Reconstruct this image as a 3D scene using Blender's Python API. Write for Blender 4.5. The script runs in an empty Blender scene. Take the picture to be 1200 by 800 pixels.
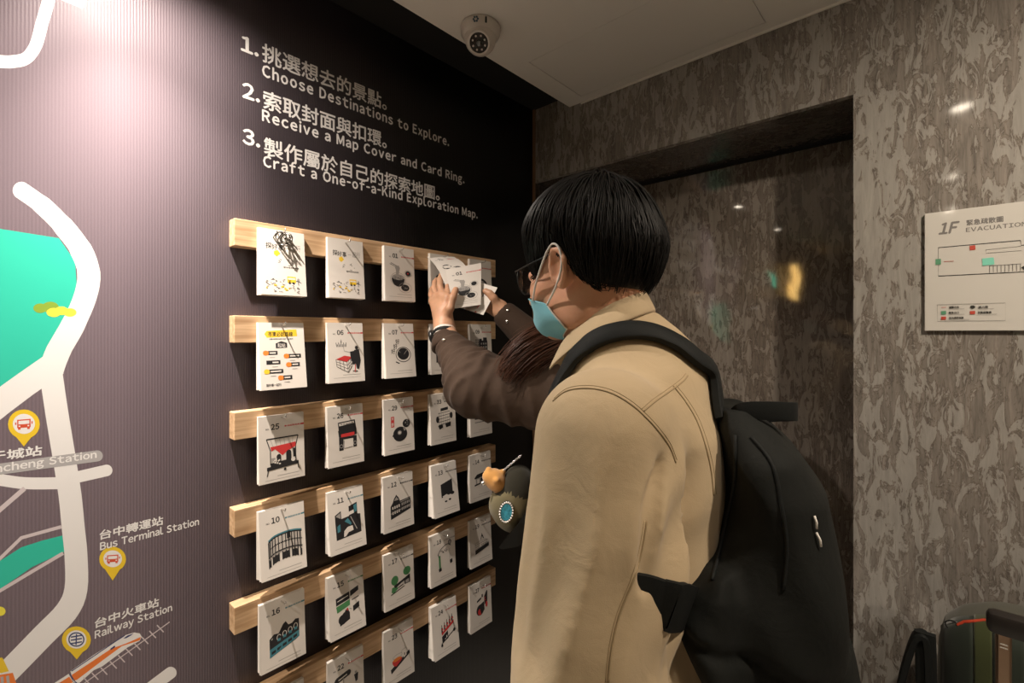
import bpy, bmesh, math, random
import numpy as np
from mathutils import Vector, Matrix
from mathutils.bvhtree import BVHTree

SC = bpy.context.scene
COL = SC.collection
R = math.radians

# ------------------------------------------------------------------ camera
CAM_X, CAM_H, FPX, HOR = 1.15, 1.5, 554.0, 389.0
YAW = R(42.2)
FWD = Vector((-math.sin(YAW), math.cos(YAW), 0)); RGT = Vector((math.cos(YAW), math.sin(YAW), 0))
cam_data = bpy.data.cameras.new('camera')
cam_data.sensor_width = 36.0
cam_data.lens = FPX / 1200 * 36.0
cam_data.shift_y = (HOR - 400) / 1200.0
cam_data.clip_start = 0.02
cam = bpy.data.objects.new('camera', cam_data); COL.objects.link(cam)
cam.location = (CAM_X, 0, CAM_H)
cam.rotation_euler = (R(90), 0, YAW)
SC.camera = cam
CAMP = Vector(cam.location)

# ------------------------------------------------------------------ world, exposure
SC.view_settings.view_transform = 'Standard'
SC.view_settings.look = 'None'
SC.view_settings.exposure = 0.0
SC.view_settings.gamma = 1.0
SC.view_settings.use_curve_mapping = False
W = bpy.data.worlds.new('world'); SC.world = W
W.use_nodes = True
W.node_tree.nodes['Background'].inputs[0].default_value = (1.0, 0.82, 0.66, 1)
W.node_tree.nodes['Background'].inputs[1].default_value = 0.05

# ------------------------------------------------------------------ lamps of the room and two added ones (ceiling downlights, all recessed in the ceiling)
CEIL = 2.303
WARM = (1.0, 0.85, 0.68)
def spot(name, loc, aim, power, size, blend, radius, color=WARM):
    l = bpy.data.lights.new(name, 'SPOT'); l.energy = power; l.spot_size = R(size); l.spot_blend = blend
    l.shadow_soft_size = radius; l.color = color
    o = bpy.data.objects.new(name, l); COL.objects.link(o)
    o.location = loc
    o.rotation_euler = (Vector(aim) - Vector(loc)).to_track_quat('-Z', 'Y').to_euler()
    return o
WASH = (0.200, 0.13)                      # the downlight that washes the mural: a narrow beam with a wide spill
DOWN = [(1.21, 0.45), (1.19, -0.54), (1.19, -1.5), (1.65, 0.60), (2.15, -0.5)]   # the downlights of the room; the last two added unseen to light the marble
LAMPC = (1.0, 0.88, 0.77)
spot('mural_beam_light', (WASH[0], WASH[1], CEIL - 0.012), (0.10, 0.44, 0.2), 100, 72, 1.0, 0.009, LAMPC)
spot('mural_spill_light', (WASH[0], WASH[1], CEIL - 0.012), (0.13, 0.42, 1.2), 48, 124, 1.0, 0.009, LAMPC)
spot('mural_beam_light', (WASH[0], -0.80, CEIL - 0.012), (0.03, 0.30, 1.2), 95, 60, 1.0, 0.009, LAMPC)
for (lx, ly), pw, sz, ax, ay in zip(DOWN, (8, 72, 64, 82, 40), (112, 84, 84, 124, 84), (0, 0, 0, -.35, 0), (0, 0, 0, .85, 0)):
    spot('room_and_added_downlight', (lx, ly, CEIL - 0.012), (lx + ax, ly + ay, 0.9), pw, sz, 1.0, 0.03)
# ------------------------------------------------------------------ helpers
def hexc(s):
    v = [int(s[i:i + 2], 16) / 255 for i in (0, 2, 4)]
    return tuple((c / 12.92 if c <= .04045 else ((c + .055) / 1.055) ** 2.4) for c in v)

MATS = {}
def mat(name, color, rough=0.6, metal=0.0, spec=0.5, bump=None, coat=0.0, emit=None, var=None, trans=0.0):
    """plain principled material with optional noise bump (scale, strength) and colour variation (scale, amount)"""
    if name in MATS: return MATS[name]
    m = bpy.data.materials.new(name); m.use_nodes = True
    nt = m.node_tree; b = nt.nodes['Principled BSDF']
    if isinstance(color, str): color = hexc(color)
    b.inputs['Base Color'].default_value = (*color, 1)
    b.inputs['Roughness'].default_value = rough
    b.inputs['Metallic'].default_value = metal
    b.inputs['Specular IOR Level'].default_value = spec
    b.inputs['Coat Weight'].default_value = coat
    b.inputs['Transmission Weight'].default_value = trans
    if emit:
        b.inputs['Emission Color'].default_value = (*emit[0], 1); b.inputs['Emission Strength'].default_value = emit[1]
    tc = nt.nodes.new('ShaderNodeTexCoord')
    if bump:
        n = nt.nodes.new('ShaderNodeTexNoise'); n.inputs['Scale'].default_value = bump[0]; n.inputs['Detail'].default_value = 3
        bp = nt.nodes.new('ShaderNodeBump'); bp.inputs['Strength'].default_value = bump[1]; bp.inputs['Distance'].default_value = 0.002
        nt.links.new(tc.outputs['Object'], n.inputs['Vector']); nt.links.new(n.outputs['Fac'], bp.inputs['Height'])
        nt.links.new(bp.outputs['Normal'], b.inputs['Normal'])
    if var:
        n = nt.nodes.new('ShaderNodeTexNoise'); n.inputs['Scale'].default_value = var[0]; n.inputs['Detail'].default_value = 4
        r = nt.nodes.new('ShaderNodeValToRGB')
        r.color_ramp.elements[0].position = .3; r.color_ramp.elements[1].position = .7
        r.color_ramp.elements[0].color = (*[c * (1 - var[1]) for c in color], 1)
        r.color_ramp.elements[1].color = (*[min(1, c * (1 + var[1])) for c in color], 1)
        nt.links.new(tc.outputs['Object'], n.inputs['Vector']); nt.links.new(n.outputs['Fac'], r.inputs['Fac'])
        nt.links.new(r.outputs['Color'], b.inputs['Base Color'])
    MATS[name] = m
    return m

def link(name, verts, faces, mats, parent=None, fmats=None, smooth=False):
    me = bpy.data.meshes.new(name)
    me.from_pydata([tuple(v) for v in verts], [], [tuple(f) for f in faces])
    if not isinstance(mats, (list, tuple)): mats = [mats]
    for m in mats: me.materials.append(m)
    if fmats is not None: me.polygons.foreach_set('material_index', list(fmats))
    if smooth: me.polygons.foreach_set('use_smooth', [True] * len(me.polygons))
    me.update()
    o = bpy.data.objects.new(name, me); COL.objects.link(o)
    if parent: o.parent = parent
    return o

class MB:
    """collects geometry for ONE mesh object"""
    def __init__(s): s.v = []; s.f = []; s.m = []
    def add(s, vs, fs, mi=0):
        n = len(s.v); s.v += [tuple(v) for v in vs]; s.f += [tuple(i + n for i in f) for f in fs]; s.m += [mi] * len(fs)
        return s
    def box(s, a, b, mi=0, bev=0.0, mtx=None):
        bm = bmesh.new(); bmesh.ops.create_cube(bm, size=1)
        for v in bm.verts:
            v.co = Vector([(a[i] + b[i]) / 2 + v.co[i] * (b[i] - a[i]) for i in range(3)])
        if bev: bmesh.ops.bevel(bm, geom=bm.edges[:] , offset=bev, segments=2, affect='EDGES', profile=.5)
        return s.bm(bm, mi, mtx)
    def bm(s, bm, mi=0, mtx=None):
        if mtx is not None: bmesh.ops.transform(bm, matrix=mtx, verts=bm.verts)
        bm.verts.index_update()
        s.add([v.co.copy() for v in bm.verts], [[v.index for v in f.verts] for f in bm.faces], mi); bm.free()
        return s
    def tube(s, pts, r, mi=0, n=8, cap=True, flat=1.0, closed=False):
        """swept tube; r number or list; flat squashes the section along its second axis"""
        pts = [Vector(p) for p in pts]; N = len(pts)
        rs = r if isinstance(r, (list, tuple)) else [r] * N
        rings = []; prev = None
        for i, p in enumerate(pts):
            if closed: t = (pts[(i + 1) % N] - pts[i - 1])
            else: t = pts[min(i + 1, N - 1)] - pts[max(i - 1, 0)]
            t.normalize()
            if prev is None:
                up = Vector((0, 0, 1)) if abs(t.z) < .9 else Vector((1, 0, 0))
                a = t.cross(up).normalized()
            else:
                a = (prev - t * prev.dot(t)).normalized()
            prev = a; b = t.cross(a)
            rings.append([p + (a * math.cos(k * 2 * math.pi / n) + b * math.sin(k * 2 * math.pi / n) * flat) * rs[i] for k in range(n)])
        vs = [v for ring in rings for v in ring]; fs = []
        M = N if closed else N - 1
        for i in range(M):
            for k in range(n):
                j = (i + 1) % N
                fs.append((i * n + k, i * n + (k + 1) % n, j * n + (k + 1) % n, j * n + k))
        if cap and not closed:
            fs.append(tuple(range(n))[::-1]); fs.append(tuple((N - 1) * n + k for k in range(n)))
        return s.add(vs, fs, mi)
    def lathe(s, prof, n=24, mi=0, mtx=None):
        """profile [(r,z)] about z"""
        vs = []; fs = []
        for r, z in prof:
            for k in range(n): vs.append(Vector((r * math.cos(2 * math.pi * k / n), r * math.sin(2 * math.pi * k / n), z)))
        for i in range(len(prof) - 1):
            for k in range(n): fs.append((i * n + k, i * n + (k + 1) % n, (i + 1) * n + (k + 1) % n, (i + 1) * n + k))
        fs.append(tuple(range(n))[::-1]); fs.append(tuple((len(prof) - 1) * n + k for k in range(n)))
        if mtx is not None: vs = [mtx @ v for v in vs]
        return s.add(vs, fs, mi)
    def ball(s, c, r, mi=0, n=12, mtx=None):
        bm = bmesh.new(); bmesh.ops.create_uvsphere(bm, u_segments=n, v_segments=max(6, n // 2), radius=1)
        rr = r if isinstance(r, (list, tuple)) else (r, r, r)
        for v in bm.verts: v.co = Vector((v.co.x * rr[0], v.co.y * rr[1], v.co.z * rr[2]))
        if mtx is not None: bmesh.ops.transform(bm, matrix=mtx, verts=bm.verts)
        for v in bm.verts: v.co += Vector(c)
        return s.bm(bm, mi)
    def build(s, name, mats, parent=None, smooth=False):
        return link(name, s.v, s.f, mats, parent, s.m, smooth)

def empty(name, loc=(0, 0, 0), rz=0.0):
    o = bpy.data.objects.new(name, None); COL.objects.link(o)
    o.location = loc; o.rotation_euler = (0, 0, rz); o.empty_display_size = .05
    return o
def tag(o, label=None, cat=None, group=None, kind=None):
    if label: o['label'] = label
    if cat: o['category'] = cat
    if group: o['group'] = group
    if kind: o['kind'] = kind
    return o
def struct(o): o['kind'] = 'structure'; return o
def smooth_angle(o, deg=40):
    me = o.data
    me.polygons.foreach_set('use_smooth', [True] * len(me.polygons))
    bm = bmesh.new(); bm.from_mesh(me)
    for e in bm.edges:
        if len(e.link_faces) == 2 and e.calc_face_angle(0) > R(deg): e.smooth = False
    bm.to_mesh(me); bm.free()
    return o

def ray(u, v):
    """direction, with unit depth, through a pixel of the 1200x800 frame"""
    return FWD + RGT * ((u - 600) / FPX) + Vector((0, 0, (HOR - v) / FPX))
def on_x(u, v, x=0.0):
    d = ray(u, v); t = (x - CAM_X) / d.x; return CAMP + d * t
def on_y(u, v, y):
    d = ray(u, v); return CAMP + d * (y / d.y)
def at_depth(u, v, dep): return CAMP + ray(u, v) * dep

# ---- flat printing helpers (2-D shapes) -----------------------------------
_tx = {}
def glyphs(s):
    """outline of a string as triangles, size 1"""
    if s in _tx: return _tx[s]
    cu = bpy.data.curves.new('t', 'FONT'); cu.body = s; cu.size = 1; cu.resolution_u = 2
    o = bpy.data.objects.new('t', cu); COL.objects.link(o)
    bpy.context.view_layer.update()
    me = bpy.data.meshes.new_from_object(o.evaluated_get(bpy.context.evaluated_depsgraph_get()))
    vs = [(v.co.x, v.co.y) for v in me.vertices]; fs = [tuple(p.vertices) for p in me.polygons]
    bpy.data.objects.remove(o); bpy.data.curves.remove(cu); bpy.data.meshes.remove(me)
    _tx[s] = (vs, fs)
    return _tx[s]
def text_geo(s, bold=0.012, track=1.0):
    """a line of lettering; Latin letters use the same sans face as the Chinese ones, set proportionally"""
    if any(ord(ch) > 0x2e80 for ch in s): return glyphs(s)
    V, F, x = [], [], 0.0
    for ch in s:
        if ch == ' ': x += .20 + .10 * track; continue
        vs, fs = glyphs(chr(ord(ch) + 0xFEE0))
        x0 = min(v[0] for v in vs); x1 = max(v[0] for v in vs); k = .42 if ch == '-' else .90
        n = len(V); V += [(x + (v[0] - x0) * k, v[1]) for v in vs]; F += [tuple(i + n for i in f) for f in fs]
        x += (x1 - x0) * k + .105 * track
    return V, F
def bold_copies(vs, fs, bold, add):
    """weight: the letter shapes printed over each other, a hair apart"""
    k = [(0, 0)] if bold < .005 else [(-bold, 0), (bold, 0), (0, bold), (0, -bold)]
    for i, (dx, dy) in enumerate(k): add([(v[0] + dx, v[1] + dy) for v in vs], fs, i)
def s_ellipse(cx, cy, rx, ry, n=24, a0=0, a1=360):
    full = abs(a1 - a0) >= 360
    k = n if full else n + 1
    return [(cx + rx * math.cos(R(a0 + (a1 - a0) * i / n)), cy + ry * math.sin(R(a0 + (a1 - a0) * i / n))) for i in range(k)]
def s_stroke(pts, w, round_a=False, round_b=False):
    """outline polygon strips of a polyline: list of quads/fans; w number or list"""
    P = [np.array(p, float) for p in pts]; N = len(P)
    ws = w if isinstance(w, (list, tuple)) else [w] * N
    Ls, Rs = [], []
    for i in range(N):
        t = P[min(i + 1, N - 1)] - P[max(i - 1, 0)]; t /= np.linalg.norm(t) + 1e-9
        n = np.array([-t[1], t[0]]) * ws[i] / 2
        Ls.append(P[i] + n); Rs.append(P[i] - n)
    polys = [[Ls[i], Ls[i + 1], Rs[i + 1], Rs[i]] for i in range(N - 1)]
    if round_a: polys.append(s_ellipse(P[0][0], P[0][1], ws[0] / 2, ws[0] / 2))
    if round_b: polys.append(s_ellipse(P[-1][0], P[-1][1], ws[-1] / 2, ws[-1] / 2))
    return polys
def smooth2(pts, k=4):
    """Catmull-Rom resampling of 2-D or 3-D points"""
    P = [np.array(p, float) for p in pts]; out = []
    for i in range(len(P) - 1):
        p0 = P[max(i - 1, 0)]; p1 = P[i]; p2 = P[i + 1]; p3 = P[min(i + 2, len(P) - 1)]
        for j in range(k):
            t = j / k
            out.append(.5 * ((2 * p1) + (-p0 + p2) * t + (2 * p0 - 5 * p1 + 4 * p2 - p3) * t * t + (-p0 + 3 * p1 - 3 * p2 + p3) * t ** 3))
    out.append(P[-1])
    return out

# ------------------------------------------------------------------ materials of the room
def marble_material(name, dark, light, rough, seed):
    m = bpy.data.materials.new(name); m.use_nodes = True
    nt = m.node_tree; b = nt.nodes['Principled BSDF']; N = nt.nodes.new; Lk = nt.links.new
    tc = N('ShaderNodeTexCoord')
    mp = N('ShaderNodeMapping'); mp.inputs['Location'].default_value = (seed, seed * 1.7, seed * .6); mp.inputs['Scale'].default_value = (1, 1, .33)
    Lk(tc.outputs['Object'], mp.inputs['Vector'])
    n1 = N('ShaderNodeTexNoise'); n1.inputs['Scale'].default_value = 50; n1.inputs['Detail'].default_value = 9; n1.inputs['Roughness'].default_value = .66; n1.inputs['Distortion'].default_value = 1.0
    n2 = N('ShaderNodeTexNoise'); n2.inputs['Scale'].default_value = 8; n2.inputs['Detail'].default_value = 2; n2.inputs['Distortion'].default_value = .6
    mp3 = N('ShaderNodeMapping'); mp3.inputs['Scale'].default_value = (1, 1, .10); mp3.inputs['Location'].default_value = (seed, 0, 0)
    Lk(tc.outputs['Object'], mp3.inputs['Vector'])
    n3 = N('ShaderNodeTexNoise'); n3.inputs['Scale'].default_value = 95; n3.inputs['Detail'].default_value = 6; n3.inputs['Roughness'].default_value = .7; n3.inputs['Distortion'].default_value = .8
    for n in (n1, n2): Lk(mp.outputs['Vector'], n.inputs['Vector'])
    Lk(mp3.outputs['Vector'], n3.inputs['Vector'])
    r1 = N('ShaderNodeValToRGB')                     # sharp light patches
    e = r1.color_ramp.elements; e[0].position = .50; e[1].position = .535
    e[0].color = (0, 0, 0, 1); e[1].color = (1, 1, 1, 1)
    mx = N('ShaderNodeMath'); mx.operation = 'MULTIPLY_ADD'; mx.inputs[1].default_value = .36; mx.inputs[2].default_value = -.18
    Lk(n2.outputs['Fac'], mx.inputs[0])
    ad = N('ShaderNodeMath'); ad.operation = 'ADD'; Lk(n1.outputs['Fac'], ad.inputs[0]); Lk(mx.outputs[0], ad.inputs[1]); Lk(ad.outputs[0], r1.inputs['Fac'])
    r3 = N('ShaderNodeValToRGB'); e = r3.color_ramp.elements; e[0].position = .3; e[1].position = .72
    e[0].color = (*[c * .62 for c in dark], 1); e[1].color = (*[c * 1.45 for c in dark], 1)
    Lk(n3.outputs['Fac'], r3.inputs['Fac'])
    r4 = N('ShaderNodeValToRGB'); e = r4.color_ramp.elements; e[0].position = .2; e[1].position = .8
    e[0].color = (*[c * .72 for c in light], 1); e[1].color = (*[c * 1.2 for c in light], 1)
    Lk(n3.outputs['Fac'], r4.inputs['Fac'])
    mix = N('ShaderNodeMix'); mix.data_type = 'RGBA'
    Lk(r1.outputs['Color'], mix.inputs['Factor']); Lk(r3.outputs['Color'], mix.inputs['A']); Lk(r4.outputs['Color'], mix.inputs['B'])
    rv = N('ShaderNodeValToRGB'); e = rv.color_ramp.elements       # thin dark veins along the patch rims
    e[0].position = .455; e[0].color = (1, 1, 1, 1); e[1].position = .487; e[1].color = (.60, .56, .53, 1)
    x = rv.color_ramp.elements.new(.502); x.color = (1, 1, 1, 1)
    Lk(ad.outputs[0], rv.inputs['Fac'])
    mv = N('ShaderNodeMix'); mv.data_type = 'RGBA'; mv.blend_type = 'MULTIPLY'; mv.inputs['Factor'].default_value = 1
    Lk(mix.outputs['Result'], mv.inputs['A']); Lk(rv.outputs['Color'], mv.inputs['B'])
    Lk(mv.outputs['Result'], b.inputs['Base Color'])
    b.inputs['Roughness'].default_value = rough; b.inputs['IOR'].default_value = 1.6
    n4 = N('ShaderNodeTexNoise'); n4.inputs['Scale'].default_value = 3.5; Lk(tc.outputs['Object'], n4.inputs['Vector'])
    bp = N('ShaderNodeBump'); bp.inputs['Strength'].default_value = .12; bp.inputs['Distance'].default_value = .02; Lk(n4.outputs['Fac'], bp.inputs['Height'])
    Lk(bp.outputs['Normal'], b.inputs['Normal'])
    return m
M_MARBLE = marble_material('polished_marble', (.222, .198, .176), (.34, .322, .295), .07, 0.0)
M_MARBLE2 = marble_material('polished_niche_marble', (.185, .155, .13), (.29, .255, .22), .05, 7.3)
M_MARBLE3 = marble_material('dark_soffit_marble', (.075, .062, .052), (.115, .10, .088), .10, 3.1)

def mural_material():
    m = bpy.data.materials.new('mural_print'); m.use_nodes = True
    nt = m.node_tree; b = nt.nodes['Principled BSDF']; N = nt.nodes.new; Lk = nt.links.new
    tc = N('ShaderNodeTexCoord'); sp = N('ShaderNodeSeparateXYZ'); Lk(tc.outputs['Object'], sp.inputs[0])
    # the print runs from mauve grey on the map side to black behind the rails
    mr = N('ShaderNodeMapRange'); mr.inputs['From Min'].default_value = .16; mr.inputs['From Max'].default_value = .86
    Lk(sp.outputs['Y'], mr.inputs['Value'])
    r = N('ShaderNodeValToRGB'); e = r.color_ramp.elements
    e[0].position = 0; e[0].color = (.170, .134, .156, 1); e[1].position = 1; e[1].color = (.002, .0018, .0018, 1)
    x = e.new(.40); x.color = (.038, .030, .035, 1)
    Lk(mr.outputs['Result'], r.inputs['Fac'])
    w = N('ShaderNodeTexWave'); w.bands_direction = 'Y'; w.inputs['Scale'].default_value = 66; w.inputs['Distortion'].default_value = 0.35; w.inputs['Detail'].default_value = 1
    Lk(tc.outputs['Object'], w.inputs['Vector'])
    n = N('ShaderNodeTexNoise'); n.inputs['Scale'].default_value = 420; n.inputs['Detail'].default_value = 2; Lk(tc.outputs['Object'], n.inputs['Vector'])
    mu = N('ShaderNodeMath'); mu.operation = 'MULTIPLY_ADD'; mu.inputs[1].default_value = .9; Lk(n.outputs['Fac'], mu.inputs[0]); Lk(w.outputs['Fac'], mu.inputs[2])
    rr = N('ShaderNodeMapRange'); rr.inputs['From Min'].default_value = 0; rr.inputs['From Max'].default_value = 1.9; rr.inputs['To Min'].default_value = .86; rr.inputs['To Max'].default_value = 1.14
    Lk(mu.outputs[0], rr.inputs['Value'])
    ml = N('ShaderNodeVectorMath'); ml.operation = 'SCALE'; Lk(r.outputs['Color'], ml.inputs[0]); Lk(rr.outputs['Result'], ml.inputs['Scale'])
    Lk(ml.outputs[0], b.inputs['Base Color'])
    bp = N('ShaderNodeBump'); bp.inputs['Strength'].default_value = .22; bp.inputs['Distance'].default_value = .001; Lk(mu.outputs[0], bp.inputs['Height'])
    Lk(bp.outputs['Normal'], b.inputs['Normal'])
    b.inputs['Roughness'].default_value = .36; b.inputs['Specular IOR Level'].default_value = .42
    return m
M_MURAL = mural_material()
def wood_material():
    m = bpy.data.materials.new('pale_pine'); m.use_nodes = True
    nt = m.node_tree; b = nt.nodes['Principled BSDF']; N = nt.nodes.new; Lk = nt.links.new
    tc = N('ShaderNodeTexCoord'); oi = N('ShaderNodeObjectInfo')
    ad = N('ShaderNodeVectorMath'); ad.operation = 'MULTIPLY_ADD'; ad.inputs[1].default_value = (3, 5, 7)
    Lk(oi.outputs['Random'], ad.inputs[0]); Lk(tc.outputs['Object'], ad.inputs[2])
    mp = N('ShaderNodeMapping'); mp.inputs['Scale'].default_value = (1, .05, 1); Lk(ad.outputs[0], mp.inputs['Vector'])
    n = N('ShaderNodeTexNoise'); n.inputs['Scale'].default_value = 110; n.inputs['Detail'].default_value = 5; n.inputs['Distortion'].default_value = .4
    Lk(mp.outputs['Vector'], n.inputs['Vector'])
    r = N('ShaderNodeValToRGB'); e = r.color_ramp.elements
    e[0].position = .3; e[0].color = (.40, .235, .115, 1); e[1].position = .66; e[1].color = (.66, .45, .265, 1)
    Lk(n.outputs['Fac'], r.inputs['Fac']); Lk(r.outputs['Color'], b.inputs['Base Color'])
    bp = N('ShaderNodeBump'); bp.inputs['Strength'].default_value = .15; bp.inputs['Distance'].default_value = .001; Lk(n.outputs['Fac'], bp.inputs['Height']); Lk(bp.outputs['Normal'], b.inputs['Normal'])
    b.inputs['Roughness'].default_value = .55
    return m
M_WOOD = wood_material()
M_CEIL = mat('ceiling_paint', (.82, .79, .74), .75, bump=(60, .05))
M_BLACK = mat('black_paint', (.006, .006, .006), .8)
M_GROOVE = mat('groove_shadow_gap', (.03, .028, .025), .9)
M_WHITE = mat('white_print', (.80, .79, .78), .45)
M_STEEL = mat('bright_steel', (.75, .74, .72), .25, metal=1.0)

# ------------------------------------------------------------------ room shell
XR, YB, YN, ZT = 2.9, 1.389, 1.672, 2.343      # right wall, marble wall, niche back, top of the panels
YR = -3.2                                       # rear wall
NX1, NZ = 0.995, 2.069                          # niche right edge, niche soffit height
GAP = 0.168                                     # ceiling stops this far from the mural
struct(MB().box((-.1, YR - .1, -.1), (XR + .1, YN + .2, 0)).build('floor', mat('grey_stone_floor', (.60, .57, .52), .25, var=(6, .2))))
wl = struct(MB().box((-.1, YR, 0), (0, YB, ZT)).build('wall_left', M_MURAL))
# ceiling slab with an access hatch let into it
HX0, HX1, HY0, HY1 = .243, .812, 1.078, 1.350
c = MB()
g = .0016
c.box((GAP, YR, CEIL), (HX0 - g, YB, CEIL + .036)).box((HX1 + g, YR, CEIL), (XR, YB, CEIL + .036))
c.box((HX0 - g, YR, CEIL), (HX1 + g, HY0 - g, CEIL + .036)).box((HX0 - g, HY1 + g, CEIL), (HX1 + g, YB, CEIL + .036))
cl = struct(c.build('ceiling', M_CEIL))
MB().box((HX0, HY0, CEIL + .0004), (HX1, HY1, CEIL + .02)).build('access_hatch', M_CEIL, cl)
struct(MB().box((-.1, YR, ZT), (XR + .1, YN + .2, ZT + .1)).build('ceiling_recess', M_BLACK))
# marble wall with its niche
bw = MB()
bw.box((NX1, YB, 0), (XR, YN + .2, ZT)).box((0.0, YB, NZ), (NX1, YB + .02, ZT))
wb = struct(bw.build('wall_back', M_MARBLE))
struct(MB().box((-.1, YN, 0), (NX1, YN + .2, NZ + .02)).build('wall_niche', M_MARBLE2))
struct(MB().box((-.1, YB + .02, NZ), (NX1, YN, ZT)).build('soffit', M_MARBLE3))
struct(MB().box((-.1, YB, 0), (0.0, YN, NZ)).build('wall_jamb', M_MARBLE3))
struct(MB().box((.0, YN - .012, NZ - .012), (NX1, YN - .001, NZ)).build('shadow_gap_strip', M_BLACK))  # black strip paints in the shade of the gap under the soffit
struct(MB().box((.0005, YB - .006, 0), (.011, YB, ZT)).build('trim_corner', mat('brown_corner_strip', (.20, .11, .06), .5)))
struct(MB().box((GAP + .05, YB - .004, CEIL - .006), (XR, YB, CEIL)).build('trim_cornice', M_CEIL))
struct(MB().box((XR, YR, 0), (XR + .1, YN, ZT)).build('wall_right', mat('beige_wall_paint', (.42, .36, .30), .7)))
struct(MB().box((-.1, YR - .1, 0), (XR + .1, YR, ZT)).build('wall_rear', mat('dark_rear_wall', (.12, .10, .085), .6)))

# downlight fixtures (set in the ceiling; some seen as marble reflections, two added to light the marble)
M_LAMP = mat('lit_lamp_glass', (1, 1, 1), .3, emit=((1, .86, .68), 30))
M_RIM = mat('white_lamp_rim', (.7, .68, .65), .4)
def downlight(x, y, r, label):
    o = empty('downlight', (x, y, CEIL)); tag(o, label, 'ceiling light')
    rim = [(r * 1.25, -.0005), (r * 1.25, -.004), (r, -.004), (r, -.0005)]
    MB().lathe(rim, 28).build('rim', M_RIM, o)
    MB().lathe([(r * .9, -.0045), (r * .9, -.0065)], 24).build('lens', M_LAMP, o)
    return o
downlight(DOWN[0][0], DOWN[0][1], .028, 'round ceiling downlight nearest the marble wall')
downlight(DOWN[1][0], DOWN[1][1], .028, 'round ceiling downlight second from the marble wall')
downlight(WASH[0], WASH[1], .026, 'round ceiling downlight close to the mural, washing it')
downlight(WASH[0], -0.80, .026, 'round ceiling downlight close to the mural, farther from the rails')
downlight(DOWN[3][0], DOWN[3][1], .028, 'added round downlight over the luggage side, lighting the marble')
downlight(DOWN[4][0], DOWN[4][1], .028, 'added round downlight on the far right towards the rear')
downlight(DOWN[2][0], DOWN[2][1], .028, 'round ceiling downlight third from the marble wall')

def wall_unit(name, label, cat, y, z):
    o = empty(name, (0, y, z)); tag(o, label, cat); return o
wlmp = wall_unit('wall_lamp', 'warm glowing tube lamp far back on the mural wall, mirrored in the marble niche', 'wall lamp', -2.12, 2.02)
MB().box((.002, -.05, -.20), (.02, .05, .20), bev=.004).build('back_plate', M_RIM, wlmp)
MB().tube([(.045, 0, -.17), (.045, 0, .17)], .022, n=16).build('glowing_tube', mat('warm_lit_glass', (1, .8, .5), .3, emit=((1, .60, .18), 16)), wlmp, True)
for z_ in (-.17, .17): MB().box((.018, -.012, z_ - .01), (.07, .012, z_ + .01), bev=.002).build('bracket', M_RIM, wlmp)
exs = wall_unit('exit_light', 'small green exit light box on the mural wall behind the viewer, mirrored in the niche', 'exit light', -1.37, 1.98)
MB().box((.002, -.10, -.05), (.045, .10, .05), bev=.004).build('housing', M_RIM, exs)
MB().box((.046, -.09, -.042), (.048, .09, .042)).build('lit_panel', mat('green_lit_panel', (.1, .8, .5), .4, emit=((.12, 1.0, .6), 4)), exs)
# ------------------------------------------------------------------ the print on the mural (traced in the frame, laid on the wall plane x = 0)
LAYER = [0]
def lay(polys, name, m, parent, layer):
    """2-D pixel polygons -> one printed mesh on the mural wall"""
    b = MB(); x0_ = .00003 + .000028 * layer
    for i_, p in enumerate(polys):
        x = x0_ + .0000012 * (i_ % 17)
        vs = [on_x(u, v, x) for u, v in p]
        n = Vector((0, 0, 0))
        for i in range(len(vs)): n += vs[i].cross(vs[(i + 1) % len(vs)])
        if n.x < 0: vs = vs[::-1]
        b.add(vs, [tuple(range(len(vs)))])
    return b.build(name, m, parent)
def wall_text(s, a, bpt, hpx, parent, m, layer=6, bold=.012, name='lettering', sc=1.0, track=1.0):
    """text from the pixel of its left baseline end to the pixel of its right end; hpx = height of a capital / character at the left"""
    vs, fs = text_geo(s, bold, track)
    x = .00003 + .000028 * layer
    A = on_x(*a, x); B = on_x(*bpt, x); T = on_x(a[0], a[1] - hpx, x)
    x0 = min(v[0] for v in vs); x1 = max(v[0] for v in vs); y1 = max(v[1] for v in vs if True)
    cjk = any(ord(ch) > 0x2e80 for ch in s)
    capn = .80 if cjk else .727
    zs = (T.z - A.z) / capn * sc
    ys = (B.y - A.y) / (x1 - x0)
    base = A.z - (-.03 * zs if cjk else 0)
    b = MB()
    bold_copies(vs, fs, bold, lambda v2, f2, i: b.add([(x + .000005 * i, A.y + (v[0] - x0) * ys, base + v[1] * zs) for v in v2], f2))
    return b.build(name, m, parent)
M_TEAL = mat('teal_print', (.03, .52, .38), .45)
M_LIME = mat('olive_bush_print', (.23, .36, .04), .45)
M_YEL = mat('yellow_print', (.80, .56, .03), .45)
M_LEMON = mat('lemon_print', (.80, .72, .07), .45)
M_GREY = mat('grey_bar_print', (.42, .41, .415), .45)
M_PINKW = mat('pinkish_white_print', (.62, .55, .57), .45)
M_ORNG = mat('orange_print', (.80, .20, .035), .45)
M_NAVY = mat('navy_print', (.03, .05, .16), .45)
M_REDP = mat('brick_red_print', (.62, .085, .035), .45)
M_VINYL = mat('instruction_lettering_white', (.72, .70, .68), .5)

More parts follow.
